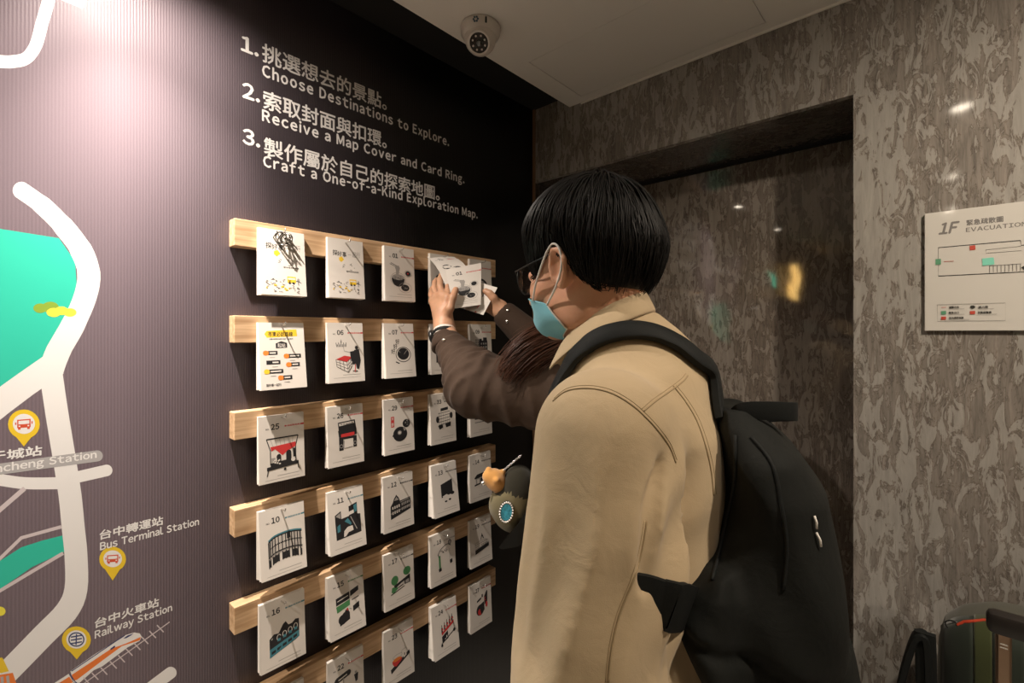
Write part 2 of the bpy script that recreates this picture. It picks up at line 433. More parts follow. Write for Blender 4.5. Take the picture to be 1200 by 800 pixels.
lay([[(0, 268), (69, 279), (88, 306), (90, 335), (85, 358), (62, 401), (45, 426), (0, 461), (-60, 512), (-260, 690), (-520, 760), (-560, 240), (-260, 222)],
     [(-20, 668), (0, 657), (25, 641), (50, 633), (74, 627), (76, 646), (38, 664), (0, 690), (-60, 728), (-220, 800), (-220, 752), (-70, 690), (-20, 664)]], 'lake_print', M_TEAL, wl, 0)
roads = []
roads += s_stroke(smooth2([(-520, -70), (-260, 0), (-100, 52), (-40, 68), (0, 72), (16, 72), (31, 68), (42, 53), (49, 28), (57, 0), (64, -30)]), 15)
roads += [[(72, 0), (97, 10), (101, 0), (104, -12), (76, -12)]]
roads += s_stroke(smooth2([(25, 223), (50, 241), (75, 266), (95, 293), (104, 320), (100, 347), (86, 380), (68, 412), (58, 440)]), [20] * 4 + [22] * 4 + [24] * 4 + [26] * 4 + [27] * 4 + [27] * 4 + [28] * 4 + [29] * 4 + [30], True)
roads += s_stroke([(66, 425), (30, 450), (0, 472), (-60, 520), (-260, 705), (-420, 860)], [30, 30, 31, 32, 38, 42])
roads += s_stroke(smooth2([(58, 425), (66, 480), (75, 535), (82, 580), (86, 620), (89, 650), (89, 690), (78, 716), (50, 745), (14, 782), (-30, 826), (-160, 960)]), 27)
roads += s_stroke(smooth2([(-420, 560), (-200, 552), (-60, 552), (0, 562), (30, 566), (68, 566)]), 14)
roads += s_stroke([(90, 559), (125, 551)], 13.5, False, True)
roads += s_stroke([(200, 788), (176, 806), (150, 824), (60, 890)], 14, True)
lay(roads, 'road_print', M_WHITE, wl, 1)
thin = s_stroke([(-160, 760), (-8, 604), (29, 572)], 5.5) + s_stroke([(-200, 790), (-90, 720), (-10, 664), (25, 630), (72, 617)], 4) + s_stroke([(-220, 812), (-60, 732), (-10, 698), (40, 668), (74, 648)], 4)
lay(thin, 'lane_print', M_PINKW, wl, 2)
lay(s_stroke([(-30, 557), (0, 549.5), (114, 534)], 13, False, True), 'station_bar_print', M_GREY, wl, 3)
lay([s_ellipse(47, 361, 8, 5.6), s_ellipse(59, 360, 10, 6.6)], 'bush_print', M_LIME, wl, 2)
lay([s_ellipse(63, 366, 8.5, 5.3), s_ellipse(72, 364, 8, 5), s_ellipse(82, 366, 7.6, 5)], 'bush_print', M_LEMON, wl, 3)
lay([s_ellipse(0, 716, 6.5, 5.5)], 'bush_print', M_LEMON, wl, 2)
def pin(cx, cy, r, tip, icon):
    lay([s_ellipse(cx, cy, r, r * .93), [(cx - r * .78, cy + r * .45), (cx + r * .78, cy + r * .42), (cx + tip[0], cy + tip[1])]], 'map_pin_print', M_YEL, wl, 4)
    lay([s_ellipse(cx, cy - .5, r * .70, r * .63)], 'map_pin_disc', M_WHITE, wl, 5)
    if icon == 'bus':
        k = r / 19
        q = lambda x0, y0, x1, y1: [(cx + x0 * k, cy + y0 * k - .08 * x0 * k), (cx + x1 * k, cy + y0 * k - .08 * x1 * k), (cx + x1 * k, cy + y1 * k - .08 * x1 * k), (cx + x0 * k, cy + y1 * k - .08 * x0 * k)]
        lay([q(-8, -6, 8, 4), q(-7, 4, -4, 6), q(4, 4, 7, 6), q(-10.5, -3, -9, 0), q(9, -3, 10.5, 0)], 'bus_icon', M_REDP, wl, 6)
        lay([q(-6.5, -4.5, 6.5, -.3), q(-6.3, 1.2, -4.2, 2.6), q(4.2, 1.2, 6.3, 2.6)], 'bus_icon_window', M_WHITE, wl, 7)
    else:
        k = r / 17
        ring = []
        for a in range(0, 360, 15):
            o = s_ellipse(cx, cy - .5, 9.5 * k, 8.6 * k, 24); i = s_ellipse(cx, cy - .5, 8.0 * k, 7.1 * k, 24)
        ring = [[o[j], o[(j + 1) % 24], i[(j + 1) % 24], i[j]] for j in range(24)]
        for dy in (-4.2, -.5, 3.4): ring += s_stroke([(cx - 6.5 * k, cy + dy * k + 1), (cx + 6.5 * k, cy + dy * k - 1.2)], 1.5 * k)
        ring += s_stroke([(cx + .2, cy - 7 * k), (cx - .4, cy + 6 * k)], 1.5 * k)
        lay(ring, 'railway_icon', M_NAVY, wl, 6)
pin(28, 497, 18.7, (0, 26), 'bus'); pin(132, 655, 15.7, (0, 25), 'bus'); pin(89.5, 749.5, 17, (.5, 23), 'rail')
wall_text('干城站', (-14, 541), (49, 534), 10.5, wl, M_WHITE, bold=.026, name='station_name')
wall_text('Gancheng Station', (-28, 557), (113, 539), 9, wl, M_WHITE, bold=.026, name='station_name')
wall_text('台中轉運站', (117, 632), (191, 616.5), 9.5, wl, M_WHITE, bold=.026, name='station_name')
wall_text('Bus Terminal Station', (117.5, 644.5), (233, 616), 8.6, wl, M_WHITE, bold=.026, name='station_name')
wall_text('台中火車站', (111.3, 735.5), (186, 713), 9.5, wl, M_WHITE, bold=.026, name='station_name')
wall_text('Railway Station', (111.3, 748), (201.5, 717.5), 8.6, wl, M_WHITE, bold=.026, name='station_name')
z4 = lambda pts: [(x / 4, 600 + y / 4) for x, y in pts]
lay([z4([(330, 745), (440, 668), (540, 605), (590, 575), (630, 563), (655, 568), (664, 582), (655, 603), (600, 632), (480, 722), (440, 740), (372, 800), (345, 798)]),
     z4([(255, 800), (322, 757), (345, 800), (300, 830), (230, 830)])], 'train_print', M_WHITE, wl, 2)
lay([z4([(336, 762), (430, 700), (520, 640), (590, 615), (660, 584), (655, 600), (600, 618), (570, 628), (470, 702), (362, 784), (345, 790)]),
     z4([(268, 806), (325, 770), (342, 796), (290, 826)])], 'train_stripe', M_ORNG, wl, 3)
lay([z4([(578, 592), (598, 577), (626, 568), (615, 577), (592, 590)]), z4([(516, 640), (538, 624), (540, 632), (520, 646)])] +
    s_stroke(z4([(328, 757), (350, 792), (360, 800)]), 1.2) + s_stroke(z4([(335, 745), (540, 606), (585, 577)]), 1.0), 'train_window', M_NAVY, wl, 4)
tr = s_stroke(z4([(380, 812), (600, 655), (795, 514)]), 1.1)
for (x, y) in [(405, 790), (444, 768), (486, 744), (530, 715), (568, 686), (604, 655), (641, 628), (678, 600), (714, 572), (750, 545)]:
    tr += s_stroke(z4([(x - 14, y - 16), (x + 17, y + 17)]), 1.5)
lay(tr, 'railway_track_print', M_PINKW, wl, 2)
lay([z4([(-30, 770), (0, 762), (60, 752), (76, 800), (80, 830), (-30, 830)])], 'house_print', M_ORNG, wl, 2)
lay([z4([(4, 680), (12, 682), (42, 745), (10, 752), (-20, 756), (-20, 700)])], 'house_roof_print', M_YEL, wl, 3)
lay([z4([(2, 772), (16, 769), (18, 800), (4, 802)]), z4([(28, 768), (42, 764), (46, 800), (32, 801)])], 'house_window_print', M_GREY, wl, 3)

# the instructions
for n_, a in (('1.', (283, 58.5)), ('2.', (284.5, 113.5)), ('3.', (284.8, 167.5))):
    wall_text(n_, a, (a[0] + 19.5, a[1] + (6.5 if n_ != '1.' else 6.5)), 17.0, wl, M_VINYL, bold=.03, name='instruction_number')
for s_, a, b_, h_ in (('挑選想去的景點。', (307.5, 70.5), (453, 127), 19), ('索取封面與扣環。', (308.7, 125.5), (453, 170.5), 19), ('製作屬於自己的探索地圖。', (309.5, 180.5), (515, 231), 18.5)):
    wall_text(s_, a, b_, h_, wl, M_VINYL, bold=.030 if s_[0] in 'CR' else .017, name='instruction_lettering', track=1.75)
for s_, a, b_, h_ in (('Choose Destinations to Explore.', (307.5, 88.5), (526, 171), 13), ('Receive a Map Cover and Card Ring.', (307.5, 141), (544, 216), 12.6), ('Craft a One-of-a-Kind Exploration Map.', (308.7, 194.5), (559.5, 257), 12.4)):
    wall_text(s_, a, b_, h_, wl, M_VINYL, bold=.030 if s_[0] in 'CR' else .017, name='instruction_lettering', track=1.75)

# ------------------------------------------------------------------ rails with hooks
RX, RH, RY0, RY1 = 0.034, 0.0585, 0.349, 1.148
RZ = [1.7435 - .208 * k for k in range(6)]
CW, CHT = 0.095, 0.1475
CY = [0.394 + .156 * k for k in range(5)]
ORD = ['topmost', 'second from the top', 'third from the top', 'fourth from the top', 'fifth from the top', 'lowest visible']
rails = []
for k, z in enumerate(RZ):
    o = empty('display_rail', (0, RY0, z - RH)); tag(o, 'pale pine rail on the dark mural, %s of the six' % ORD[k], 'rail', 'pine rails on the mural')
    b = MB().box((0.0015, 0, 0), (RX, RY1 - RY0, RH), bev=.0012).build('board', M_WOOD, o)
    for c_ in range(5):
        y = CY[c_] + CW / 2 - RY0; zz = RH - .0195
        h = MB().tube([(RX - .004, y, zz), (RX + .018, y, zz), (RX + .030, y, zz), (RX + .0335, y, zz + .002), (RX + .0345, y, zz + .007)], .0015, n=6)
        h.lathe([(.0028, 0), (.0028, .002)], 10, mtx=Matrix.Translation((RX, y, zz)) @ Matrix.Rotation(R(90), 4, 'Y'))
        h.build('hook', M_STEEL, o, True)
    rails.append(o)

# ------------------------------------------------------------------ card pads
M_PAPER = mat('card_paper', (.70, .655, .60), .6)
M_PEDGE = mat('card_edge', (.80, .755, .69), .7)
CARDM = [M_PAPER, mat('ink_black', (.012, .012, .014), .6), mat('ink_red', (.56, .035, .035), .6), mat('ink_teal', (.05, .20, .25), .6), mat('ink_green', (.06, .22, .08), .6),
         mat('ink_yellow', (.80, .52, .03), .6), mat('ink_orange', (.75, .22, .03), .6), mat('ink_grey', (.33, .31, .29), .6), mat('ink_skin', (.72, .42, .26), .6), M_PEDGE]
CI = dict(w=0, k=1, r=2, t=3, g=4, y=5, o=6, n=7, s=8)
class Art:
    """flat artwork in card units: x 0..1 across, y 0..1.55 downwards"""
    def __init__(s): s.p = []; s.n = 0
    def P(s, pts, c): s.p.append((list(pts), None, CI[c], s.n)); s.n += 1; return s
    def Rr(s, x0, y0, x1, y1, c): return s.P([(x0, y0), (x1, y0), (x1, y1), (x0, y1)], c)
    def E(s, cx, cy, rx, ry, c, n=20): return s.P(s_ellipse(cx, cy, rx, ry, n), c)
    def L(s, pts, w, c):
        for q in s_stroke(pts, w): s.P(q, c); s.n -= .98
        s.n += 1
        return s
    def ring(s, cx, cy, r, w, c, ry=None, n=24):
        ry = ry or r
        o = s_ellipse(cx, cy, r, ry, n); i = s_ellipse(cx, cy, r - w, ry - w, n)
        for j in range(n): s.P([o[j], o[(j + 1) % n], i[(j + 1) % n], i[j]], c); s.n -= 1
        s.n += 1
        return s
    def T(s, t, x, y, h, c, w=None, bold=.01):
        vs, fs = text_geo(t, bold); x0 = min(v[0] for v in vs); x1 = max(v[0] for v in vs)
        k = h / .727; kx = (w / (x1 - x0)) if w else k
        bold_copies(vs, fs, bold * 1.2, lambda v2, f2, i: s.p.append(([(x + (v[0] - x0) * kx, y - v[1] * k) for v in v2], f2, CI[c], s.n + .1 * i)))
        s.n += 1
        return s
    def head(s, num, c):
        s.T('NO.', .15, .315, .036, 'k', bold=.02); s.T(num, .265, .315, .118, 'k', bold=.03)
        s.Rr(.56, .25, 1.0, .285, c); s.T('臺中味道風景', .59, .281, .028, 'w', .34, .0)
        return s
    def foot(s, c='n'):
        s.L([(.38, 1.36), (.88, 1.36)], .012, c); s.L([(.12, 1.43), (.88, 1.43)], .008, c)
        return s
def rnd(seed): return random.Random(seed)
def scribble(A, x0, y0, x1, y1, n, seed, c='k', w=.012):
    r = rnd(seed)
    for _ in range(n):
        x, y = r.uniform(x0, x1), r.uniform(y0, y1); a = r.uniform(-1, 1); l = r.uniform(.02, .07)
        A.L([(x, y), (x + l, y + a * l * .7)], w, c)
def buildings(A, x0, y0, x1, y1, cols, rows, sk=0.0, c='k', gap=.3):
    dx = (x1 - x0) / cols; dy = (y1 - y0) / rows
    for i in range(cols):
        for j in range(rows):
            xa = x0 + dx * (i + gap / 2); xb = x0 + dx * (i + 1 - gap / 2); ya = y0 + dy * (j + gap / 2); yb = y0 + dy * (j + 1 - gap / 2)
            A.P([(xa, ya + sk * xa), (xb, ya + sk * xb), (xb, yb + sk * xb), (xa, yb + sk * xa)], c)
def art(kind):
    A = Art()
    k = kind
    if k == 'cover':
        A.T('探', .13, .44, .11, 'k', .13); A.T('好', .26, .45, .10, 'k', .12); A.T('事', .40, .46, .11, 'k', .11); A.T('一', .55, .44, .08, 'n', .1); A.T('起行', .68, .44, .12, 'n', .22)
        A.P([(.30, .50), (.38, .46), (.44, .54), (.36, .61), (.30, .57)], 'y')
        scribble(A, .25, .66, .8, .82, 7, 3, 'k', .010)
        A.T('臺中市中區文化生活地圖', .50, .86, .030, 'k', .34)
        A.Rr(.57, 1.05, .76, 1.19, 'y'); A.Rr(.585, 1.08, .745, 1.12, 'w'); A.E(.62, 1.20, .025, .025, 'k'); A.E(.71, 1.20, .025, .025, 'k')
        A.E(.82, 1.12, .03, .04, 'n'); A.L([(.82, 1.14), (.82, 1.24)], .012, 'k')
        scribble(A, .08, 1.12, .85, 1.42, 42, 4, 'k', .009); scribble(A, .1, 1.25, .8, 1.4, 6, 9, 'y', .03)
        return A
    if k == 'list':
        A.P([(.12, .26), (.17, .19), (.83, .15), (.84, .31), (.17, .34)], 'y'); A.T('市東必訪路線', .2, .305, .085, 'k', .54, .02)
        A.T('在臺中發現好味道好風景一起出發吧', .22, .385, .026, 'k', .52)
        A.P([(.35, .47), (.47, .42), (.60, .46), (.60, .57), (.35, .58)], 'k'); A.T('起站', .39, .55, .07, 'w', .17)
        for (x, y, c, w, d) in ((.08, .68, 'o', .30, 0), (.52, .76, 'o', .38, 0), (.13, .89, 'k', .30, 1), (.56, .955, 'o', .30, 0), (.08, 1.09, 'y', .40, 0), (.37, 1.24, 'o', .30, 0)):
            A.Rr(x, y - .045, x + w, y + .045, 'k')
            if not d: A.E(x + .05, y, .062, .055, c); A.Rr(x, y - .045, x + .1, y + .045, c)
            A.L([(x + .13, y), (x + w - .04, y)], .03, 'w')
            A.L([(x + .12, y + .10), (x + .24, y + .10)], .012, 'n')
        A.T('探好事一起行', .1, 1.415, .05, 'k', .32)
        return A
    num, c = k
    A.head(num, c).foot()
    if num == '01':
        A.L([(.16, .50), (.40, .58)], .014, 'k'); A.L([(.2, .47), (.42, .55)], .014, 'k')
        A.P([(.32, .55), (.46, .53), (.50, .60), (.45, .80), (.36, .80), (.36, .66)], 'n')
        A.ring(.43, .93, .26, .012, 'n', .20); A.E(.43, .88, .21, .10, 'n'); A.P(s_ellipse(.43, .90, .22, .24, 16, 0, 180), 'k'); A.E(.43, .89, .18, .06, 'n'); scribble(A, .28, .85, .55, .93, 12, 1, 'k', .012)
        A.ring(.77, .74, .13, .01, 'n', .10); A.E(.77, .74, .09, .075, 'k'); A.E(.77, .735, .03, .02, 'r')
        A.ring(.66, 1.16, .22, .010, 'n', .15); A.E(.66, 1.16, .14, .095, 'k'); scribble(A, .56, 1.11, .72, 1.2, 7, 2, 'n', .01)
    elif num == '02':
        A.E(.35, .75, .16, .12, 'k'); A.E(.65, .95, .18, .13, 'k'); A.P(s_ellipse(.40, 1.1, .2, .14, 12, 0, 180), 'k'); A.E(.65, .93, .1, .06, 'n')
    elif num == '03':
        A.E(.5, .85, .28, .22, 'k'); A.E(.5, .82, .18, .12, 'n'); A.Rr(.3, 1.08, .7, 1.14, 'r')
    elif num == '06':
        for i in range(9): A.L([(.22 + i * .035, .52 + .04 * (i % 2)), (.24 + i * .032, .63)], .014, 'k')
        A.P([(.36, .42), (.38, .52), (.35, .52)], 'k'); A.L([(.42, .62), (.44, .74), (.6, .78)], .014, 'n')
        A.P([(.20, .95), (.44, .86), (.66, .90), (.50, 1.03)], 'r')
        A.P([(.20, .95), (.50, 1.03), (.53, 1.30), (.22, 1.14)], 'w'); A.P([(.50, 1.03), (.66, .90), (.64, 1.14), (.53, 1.30)], 'w')
        for t_ in (0, .33, .66, 1):
            A.L([(.20 + .30 * t_, .95 + .08 * t_), (.22 + .31 * t_, 1.14 + .16 * t_)], .012, 'k')
            A.L([(.20 + .02 * t_, .95 + .19 * t_), (.50 + .03 * t_, 1.03 + .27 * t_)], .012, 'k')
            A.L([(.50 + .16 * t_, 1.03 - .13 * t_), (.53 + .11 * t_, 1.30 - .16 * t_)], .012, 'k')
            A.L([(.50 + .03 * t_, 1.03 + .27 * t_), (.66 - .02 * t_, .90 + .24 * t_)], .012, 'k')
        A.E(.79, .66, .045, .05, 'k'); A.P([(.72, .72), (.86, .70), (.90, 1.0), (.84, 1.22), (.78, 1.22), (.74, 1.0)], 'k'); A.P([(.60, .76), (.74, .74), (.74, 1.05), (.62, 1.0)], 'k')
        A.P([(.66, 1.0), (.82, .98), (.84, 1.06), (.66, 1.1)], 'k'); A.L([(.74, 1.1), (.72, 1.3)], .02, 'r'); A.L([(.66, 1.27), (.80, 1.28)], .02, 'k')
    elif num == '07':
        for (x, y) in ((.20, .86), (.28, .72), (.36, .58)): A.T('好', x, y, .11, 'k', .13)
        A.ring(.60, .90, .26, .02, 'k', .22); A.E(.60, .88, .20, .17, 'k'); A.L([(.45, .80), (.6, .92), (.72, .78)], .014, 'n'); A.L([(.33, 1.1), (.45, 1.15)], .03, 'k')
    elif num == '08':
        A.Rr(.2, .6, .8, 1.2, 'k'); buildings(A, .25, .65, .75, 1.1, 4, 3, 0, 'w')
    elif num == '09':
        A.Rr(.40, .55, .80, 1.10, 'k'); A.Rr(.42, .49, .54, .56, 'k'); A.Rr(.60, .45, .78, .56, 'k'); buildings(A, .22, .50, .42, 1.02, 2, 7, 0, 'n', .25); buildings(A, .45, .6, .78, .95, 3, 3, 0, 'n', .5); A.Rr(.22, 1.04, .80, 1.12, 'k')
    elif num in ('25',):
        A.L([(.16, .52), (.86, .52)], .03, 'k'); A.L([(.16, .52), (.24, .78), (.24, 1.1)], .02, 'k'); A.L([(.86, .52), (.80, .74), (.80, 1.1)], .02, 'k')
        for i in range(6): A.L([(.24 + i * .1, .53), (.30 + i * .085, .70)], .008, 'n')
        A.P([(.24, .70), (.80, .66), (.80, .76), (.62, .84), (.50, .92), (.42, .84), (.34, .76), (.26, .80)], 'r')
        A.E(.42, .94, .05, .06, 'k'); A.Rr(.38, .94, .47, 1.1, 'k'); A.E(.64, .90, .06, .08, 'k'); A.Rr(.58, .92, .70, 1.08, 'k'); A.Rr(.74, .80, .80, 1.0, 'k'); A.Rr(.26, .95, .34, 1.05, 'n')
        A.P([(.24, 1.06), (.80, 1.02), (.82, 1.12), (.24, 1.18)], 'k'); scribble(A, .28, 1.0, .5, 1.1, 8, 7, 'w', .03); A.E(.74, 1.05, .05, .05, 'w')
        A.P([(.16, 1.14), (.86, 1.10), (.86, 1.17), (.16, 1.22)], 'k'); A.L([(.19, 1.2), (.16, 1.34)], .02, 'k'); A.L([(.84, 1.15), (.86, 1.28)], .02, 'k'); A.E(.55, 1.24, .03, .03, 'k')
    elif num == '26':
        A.P([(.28, .43), (.76, .40), (.80, .64), (.30, .66)], 'k'); A.P([(.31, .46), (.73, .43), (.74, .54), (.32, .56)], 'w'); buildings(A, .34, .47, .72, .52, 5, 1, -.02, 'n')
        A.P([(.28, .64), (.80, .62), (.80, .80), (.30, .82)], 'k'); A.P([(.36, .74), (.74, .72), (.74, .81), (.36, .83)], 'r'); A.Rr(.30, .82, .80, .88, 'k')
        A.Rr(.30, .88, .42, 1.16, 'k'); A.Rr(.70, .88, .80, 1.12, 'k'); A.P([(.44, .92), (.68, .90), (.68, 1.10), (.44, 1.12)], 'w'); A.ring(.36, 1.05, .05, .015, 'n'); A.ring(.75, 1.02, .05, .015, 'n'); A.L([(.44, .92), (.44, 1.12), (.68, 1.10)], .012, 'k')
    elif num == '29':
        A.Rr(.22, .50, .33, .80, 'r'); A.T('茶', .235, .63, .09, 'w', .08); A.T('餅', .235, .77, .09, 'w', .08)
        A.E(.52, 1.02, .24, .21, 'k'); A.P([(.25, 1.05), (.35, .92), (.38, 1.12)], 'k'); A.E(.50, .98, .07, .06, 'n'); A.E(.50, .98, .04, .03, 'w'); A.E(.74, .74, .13, .12, 'k'); scribble(A, .65, .66, .80, .8, 6, 3, 'n', .014); A.P([(.62, .84), (.74, .92), (.66, .95)], 'n')
    elif num == '33':
        A.P([(.40, .47), (.70, .44), (.70, .53), (.40, .56)], 'k'); A.P([(.32, .58), (.74, .54), (.80, .68), (.76, 1.0), (.34, 1.05), (.28, .72)], 'w')
        for i in range(6): A.L([(.34 + i * .08, .58), (.34 + i * .08, 1.02)], .012, 'n')
        for i in range(5): A.L([(.30, .62 + i * .09), (.78, .58 + i * .09)], .016, 'k')
        A.E(.27, .80, .06, .1, 'k'); A.E(.82, .72, .06, .1, 'k'); A.P([(.28, 1.0), (.45, .95), (.48, 1.06), (.34, 1.12)], 'k'); A.P([(.56, .95), (.8, .92), (.78, 1.05), (.60, 1.08)], 'k')
    elif num == '34':
        A.Rr(.2, .6, .8, 1.0, 'k'); A.L([(.2, 1.1), (.8, 1.1)], .02, 'k')
    elif num == '10':
        top = smooth2([(.18, .68), (.32, .60), (.55, .57), (.75, .58), (.92, .62)], 3)
        A.L(top, .035, 't')
        for j, (d, c_) in enumerate(((.03, 'k'), (.20, 'k'), (.36, 'k'))): A.L([(p[0], p[1] + d) for p in top], .03, c_)
        for i in range(len(top) - 1):
            p, q = top[i], top[i + 1]
            A.L([(p[0], p[1] + .03), (p[0], p[1] + .58)], .024, 'k')
            A.L([(.5 * (p[0] + q[0]), p[1] + .05), (.5 * (p[0] + q[0]), p[1] + .34)], .012, 'n')
            if i % 3 != 1: A.P([(p[0] + .01, p[1] + .42), (q[0] - .012, q[1] + .42), (q[0] - .012, q[1] + .57), (p[0] + .01, p[1] + .57)], 'k')
        A.P([(.58, .58), (.66, .575), (.66, .72), (.58, .73)], 'k'); A.L([(p[0], p[1] + .385) for p in top], .02, 'n')
    elif num == '11':
        A.P([(.17, .60), (.34, .52), (.34, .72), (.56, .70), (.56, .46), (.80, .40), (.80, .70), (.88, .72), (.88, 1.18), (.18, 1.22)], 'k')
        A.P([(.20, .62), (.32, .56), (.32, .70), (.20, .74)], 'n'); A.P([(.70, .46), (.79, .44), (.79, .62), (.70, .66)], 't'); A.P([(.34, .86), (.52, .74), (.62, .90), (.52, 1.0), (.40, 1.02), (.28, 1.0)], 't'); A.P([(.40, 1.04), (.5, .96), (.64, .96), (.66, 1.08), (.52, 1.1), (.44, 1.18), (.38, 1.18)], 'w'); A.P([(.55, .60), (.70, .57), (.70, .66), (.55, .68)], 'w'); A.L([(.60, .72), (.76, 1.08)], .02, 'n'); A.P([(.22, .88), (.30, .84), (.30, 1.02), (.22, 1.04)], 't')
    elif num == '12':
        A.P([(.22, .86), (.30, .76), (.34, .66), (.42, .56), (.50, .66), (.54, .76), (.90, .72), (.90, 1.06), (.22, 1.22)], 'k')
        A.P([(.34, .72), (.42, .62), (.50, .72)], 'n'); buildings(A, .26, .88, .54, 1.16, 4, 2, -.12, 'w', .45); buildings(A, .58, .88, .88, 1.14, 5, 2, -.12, 'n', .4); A.L([(.54, .80), (.90, .75)], .02, 'n'); A.L([(.22, 1.06), (.9, .95)], .02, 'n')
    elif num == '13':
        A.P([(.32, .62), (.78, .52), (.78, .96), (.32, 1.02)], 'k'); A.E(.48, .78, .035, .07, 'w'); A.E(.64, .74, .035, .07, 'w'); A.E(.76, .95, .08, .05, 'k'); A.P([(.36, .98), (.52, .94), (.6, .98), (.4, 1.04)], 'w'); A.E(.48, 1.15, .05, .025, 'k'); A.E(.64, 1.12, .05, .03, 'k')
    elif num == '14':
        A.P([(.20, .78), (.32, .68), (.76, .64), (.86, .72), (.84, .76), (.22, .82)], 'k'); A.P([(.26, .82), (.80, .77), (.80, .98), (.26, 1.0)], 'n'); A.Rr(.32, .84, .42, .98, 'w'); A.Rr(.48, .83, .58, .97, 'k'); A.Rr(.64, .82, .74, .95, 'w'); A.P([(.2, 1.0), (.86, .94), (.86, .97), (.2, 1.05)], 'k')
    elif num == '16':
        A.P([(.20, .82), (.30, .74), (.40, .76), (.50, .60), (.56, .56), (.62, .66), (.70, .66), (.78, .60), (.86, .62), (.86, 1.02), (.78, 1.06), (.20, 1.22)], 'k')
        for i in range(5): A.ring(.28 + i * .125, .88 - i * .03, .05, .014, 'w', .07, 12); A.Rr(.245 + i * .125, .90 - i * .03, .315 + i * .125, .96 - i * .03, 't')
        A.P([(.20, 1.04), (.86, .88), (.86, 1.02), (.20, 1.22)], 't'); A.P([(.46, 1.0), (.56, .98), (.56, 1.12), (.46, 1.14)], 'k'); A.ring(.51, 1.05, .05, .015, 'w', .07, 8)
        for i in range(5): A.P([(.24 + i * .12, 1.1 - i * .035), (.33 + i * .12, 1.08 - i * .035), (.33 + i * .12, 1.14 - i * .035), (.24 + i * .12, 1.16 - i * .035)], 'k')
    elif num == '15':
        A.P([(.20, .58), (.58, .52), (.58, .70), (.20, .76)], 'k'); A.P([(.60, .52), (.84, .46), (.84, .58), (.60, .66)], 'k'); A.L([(.24, .66), (.54, .61)], .02, 'w'); A.P([(.20, .78), (.58, .72), (.58, .86), (.22, .94)], 'g')
        A.L([(.64, .76), (.84, .73)], .025, 'k'); A.P([(.66, .92), (.84, .86), (.84, 1.0), (.66, 1.06)], 'k')
        A.E(.36, 1.14, .12, .12, 'k'); A.E(.48, 1.0, .06, .07, 'k'); A.P([(.26, 1.1), (.40, .98), (.56, 1.02), (.56, 1.2), (.28, 1.28)], 'k'); A.E(.5, .94, .03, .03, 'r'); A.L([(.56, .94), (.62, .98)], .02, 'n')
    elif num == '17':
        A.E(.34, .80, .12, .13, 'g'); A.E(.76, .66, .13, .12, 'g'); A.P([(.22, 1.10), (.24, .98), (.40, .96), (.44, 1.06), (.30, 1.14)], 'g'); A.L([(.62, .84), (.62, 1.0)], .015, 'n')
        A.P([(.30, .94), (.60, .86), (.86, .78), (.86, .86), (.56, .94), (.36, 1.02)], 'k'); A.P([(.66, .90), (.86, .86), (.86, 1.02), (.66, 1.02)], 'k'); A.P([(.70, .92), (.82, .90), (.82, 1.0), (.70, 1.0)], 'n'); A.L([(.44, 1.04), (.62, 1.0)], .03, 'k'); A.L([(.20, 1.16), (.40, 1.12), (.66, 1.06)], .025, 'k')
    elif num == '18':
        A.L(smooth2([(.30, .64), (.40, .52), (.56, .44), (.70, .42), (.82, .50)], 3), .022, 'k'); A.L([(.30, .62), (.34, .76)], .03, 'k'); A.P([(.32, .70), (.39, .68), (.40, 1.06), (.33, 1.08)], 'g'); A.P([(.31, 1.08), (.42, 1.06), (.43, 1.16), (.32, 1.18)], 'k'); A.E(.78, .38, .06, .07, 'n'); A.ring(.78, .38, .07, .02, 'k', .08, 10); A.P([(.76, .58), (.84, .57), (.84, .92), (.77, .94)], 'w'); A.L([(.76, .58), (.77, 1.02)], .012, 'n'); A.P([(.76, .94), (.86, .92), (.87, 1.04), (.78, 1.06)], 'k'); scribble(A, .40, .56, .7, .62, 10, 5, 'k', .014)
    elif num == '19':
        A.P([(.48, .74), (.55, .52), (.64, .72)], 'k'); A.P([(.51, .74), (.555, .62), (.60, .73)], 'w'); A.L([(.2, .80), (.45, .77), (.66, .76), (.84, .82)], .014, 'n'); buildings(A, .22, .84, .80, .98, 7, 2, -.08, 'n', .4); A.P([(.22, 1.02), (.86, .92), (.86, 1.04), (.22, 1.16)], 'k'); A.L([(.22, 1.0), (.86, .9)], .02, 'n')
    elif num == '22':
        A.L([(.24, .56), (.56, .50)], .15, 'k'); A.E(.24, .57, .07, .075, 'k'); A.E(.56, .50, .07, .075, 'k'); A.L([(.28, .57), (.52, .52)], .03, 'w'); A.L([(.42, .58), (.42, 1.1)], .03, 'n'); A.P([(.72, .64), (.84, .62), (.82, .82), (.76, .84)], 'k'); A.Rr(.74, .56, .80, .62, 'n'); A.P([(.3, 1.1), (.8, 1.0), (.8, 1.1), (.3, 1.2)], 'k')
    elif num == '23':
        A.P([(.20, 1.12), (.84, .84), (.86, .94), (.22, 1.24)], 'k'); A.ring(.44, .84, .16, .012, 'n', .06); A.P(s_ellipse(.42, .94, .16, .16, 14, -10, 190), 'r'); A.E(.42, .92, .14, .05, 'o'); A.P([(.62, .84), (.74, .80), (.74, .94), (.64, .98)], 'w'); A.Rr(.66, .85, .69, .92, 'k'); A.L([(.56, .80), (.60, .74), (.74, .72)], .012, 'n')
    elif num == '24':
        for i in range(5):
            x = .36 + i * .105; y = .72 - i * .045
            A.L([(x, y), (x, y + .18)], .05, 'k'); A.L([(x, y - .08), (x, y)], .022, 'k'); A.E(x + .02, y + .05, .03, .03, 'r')
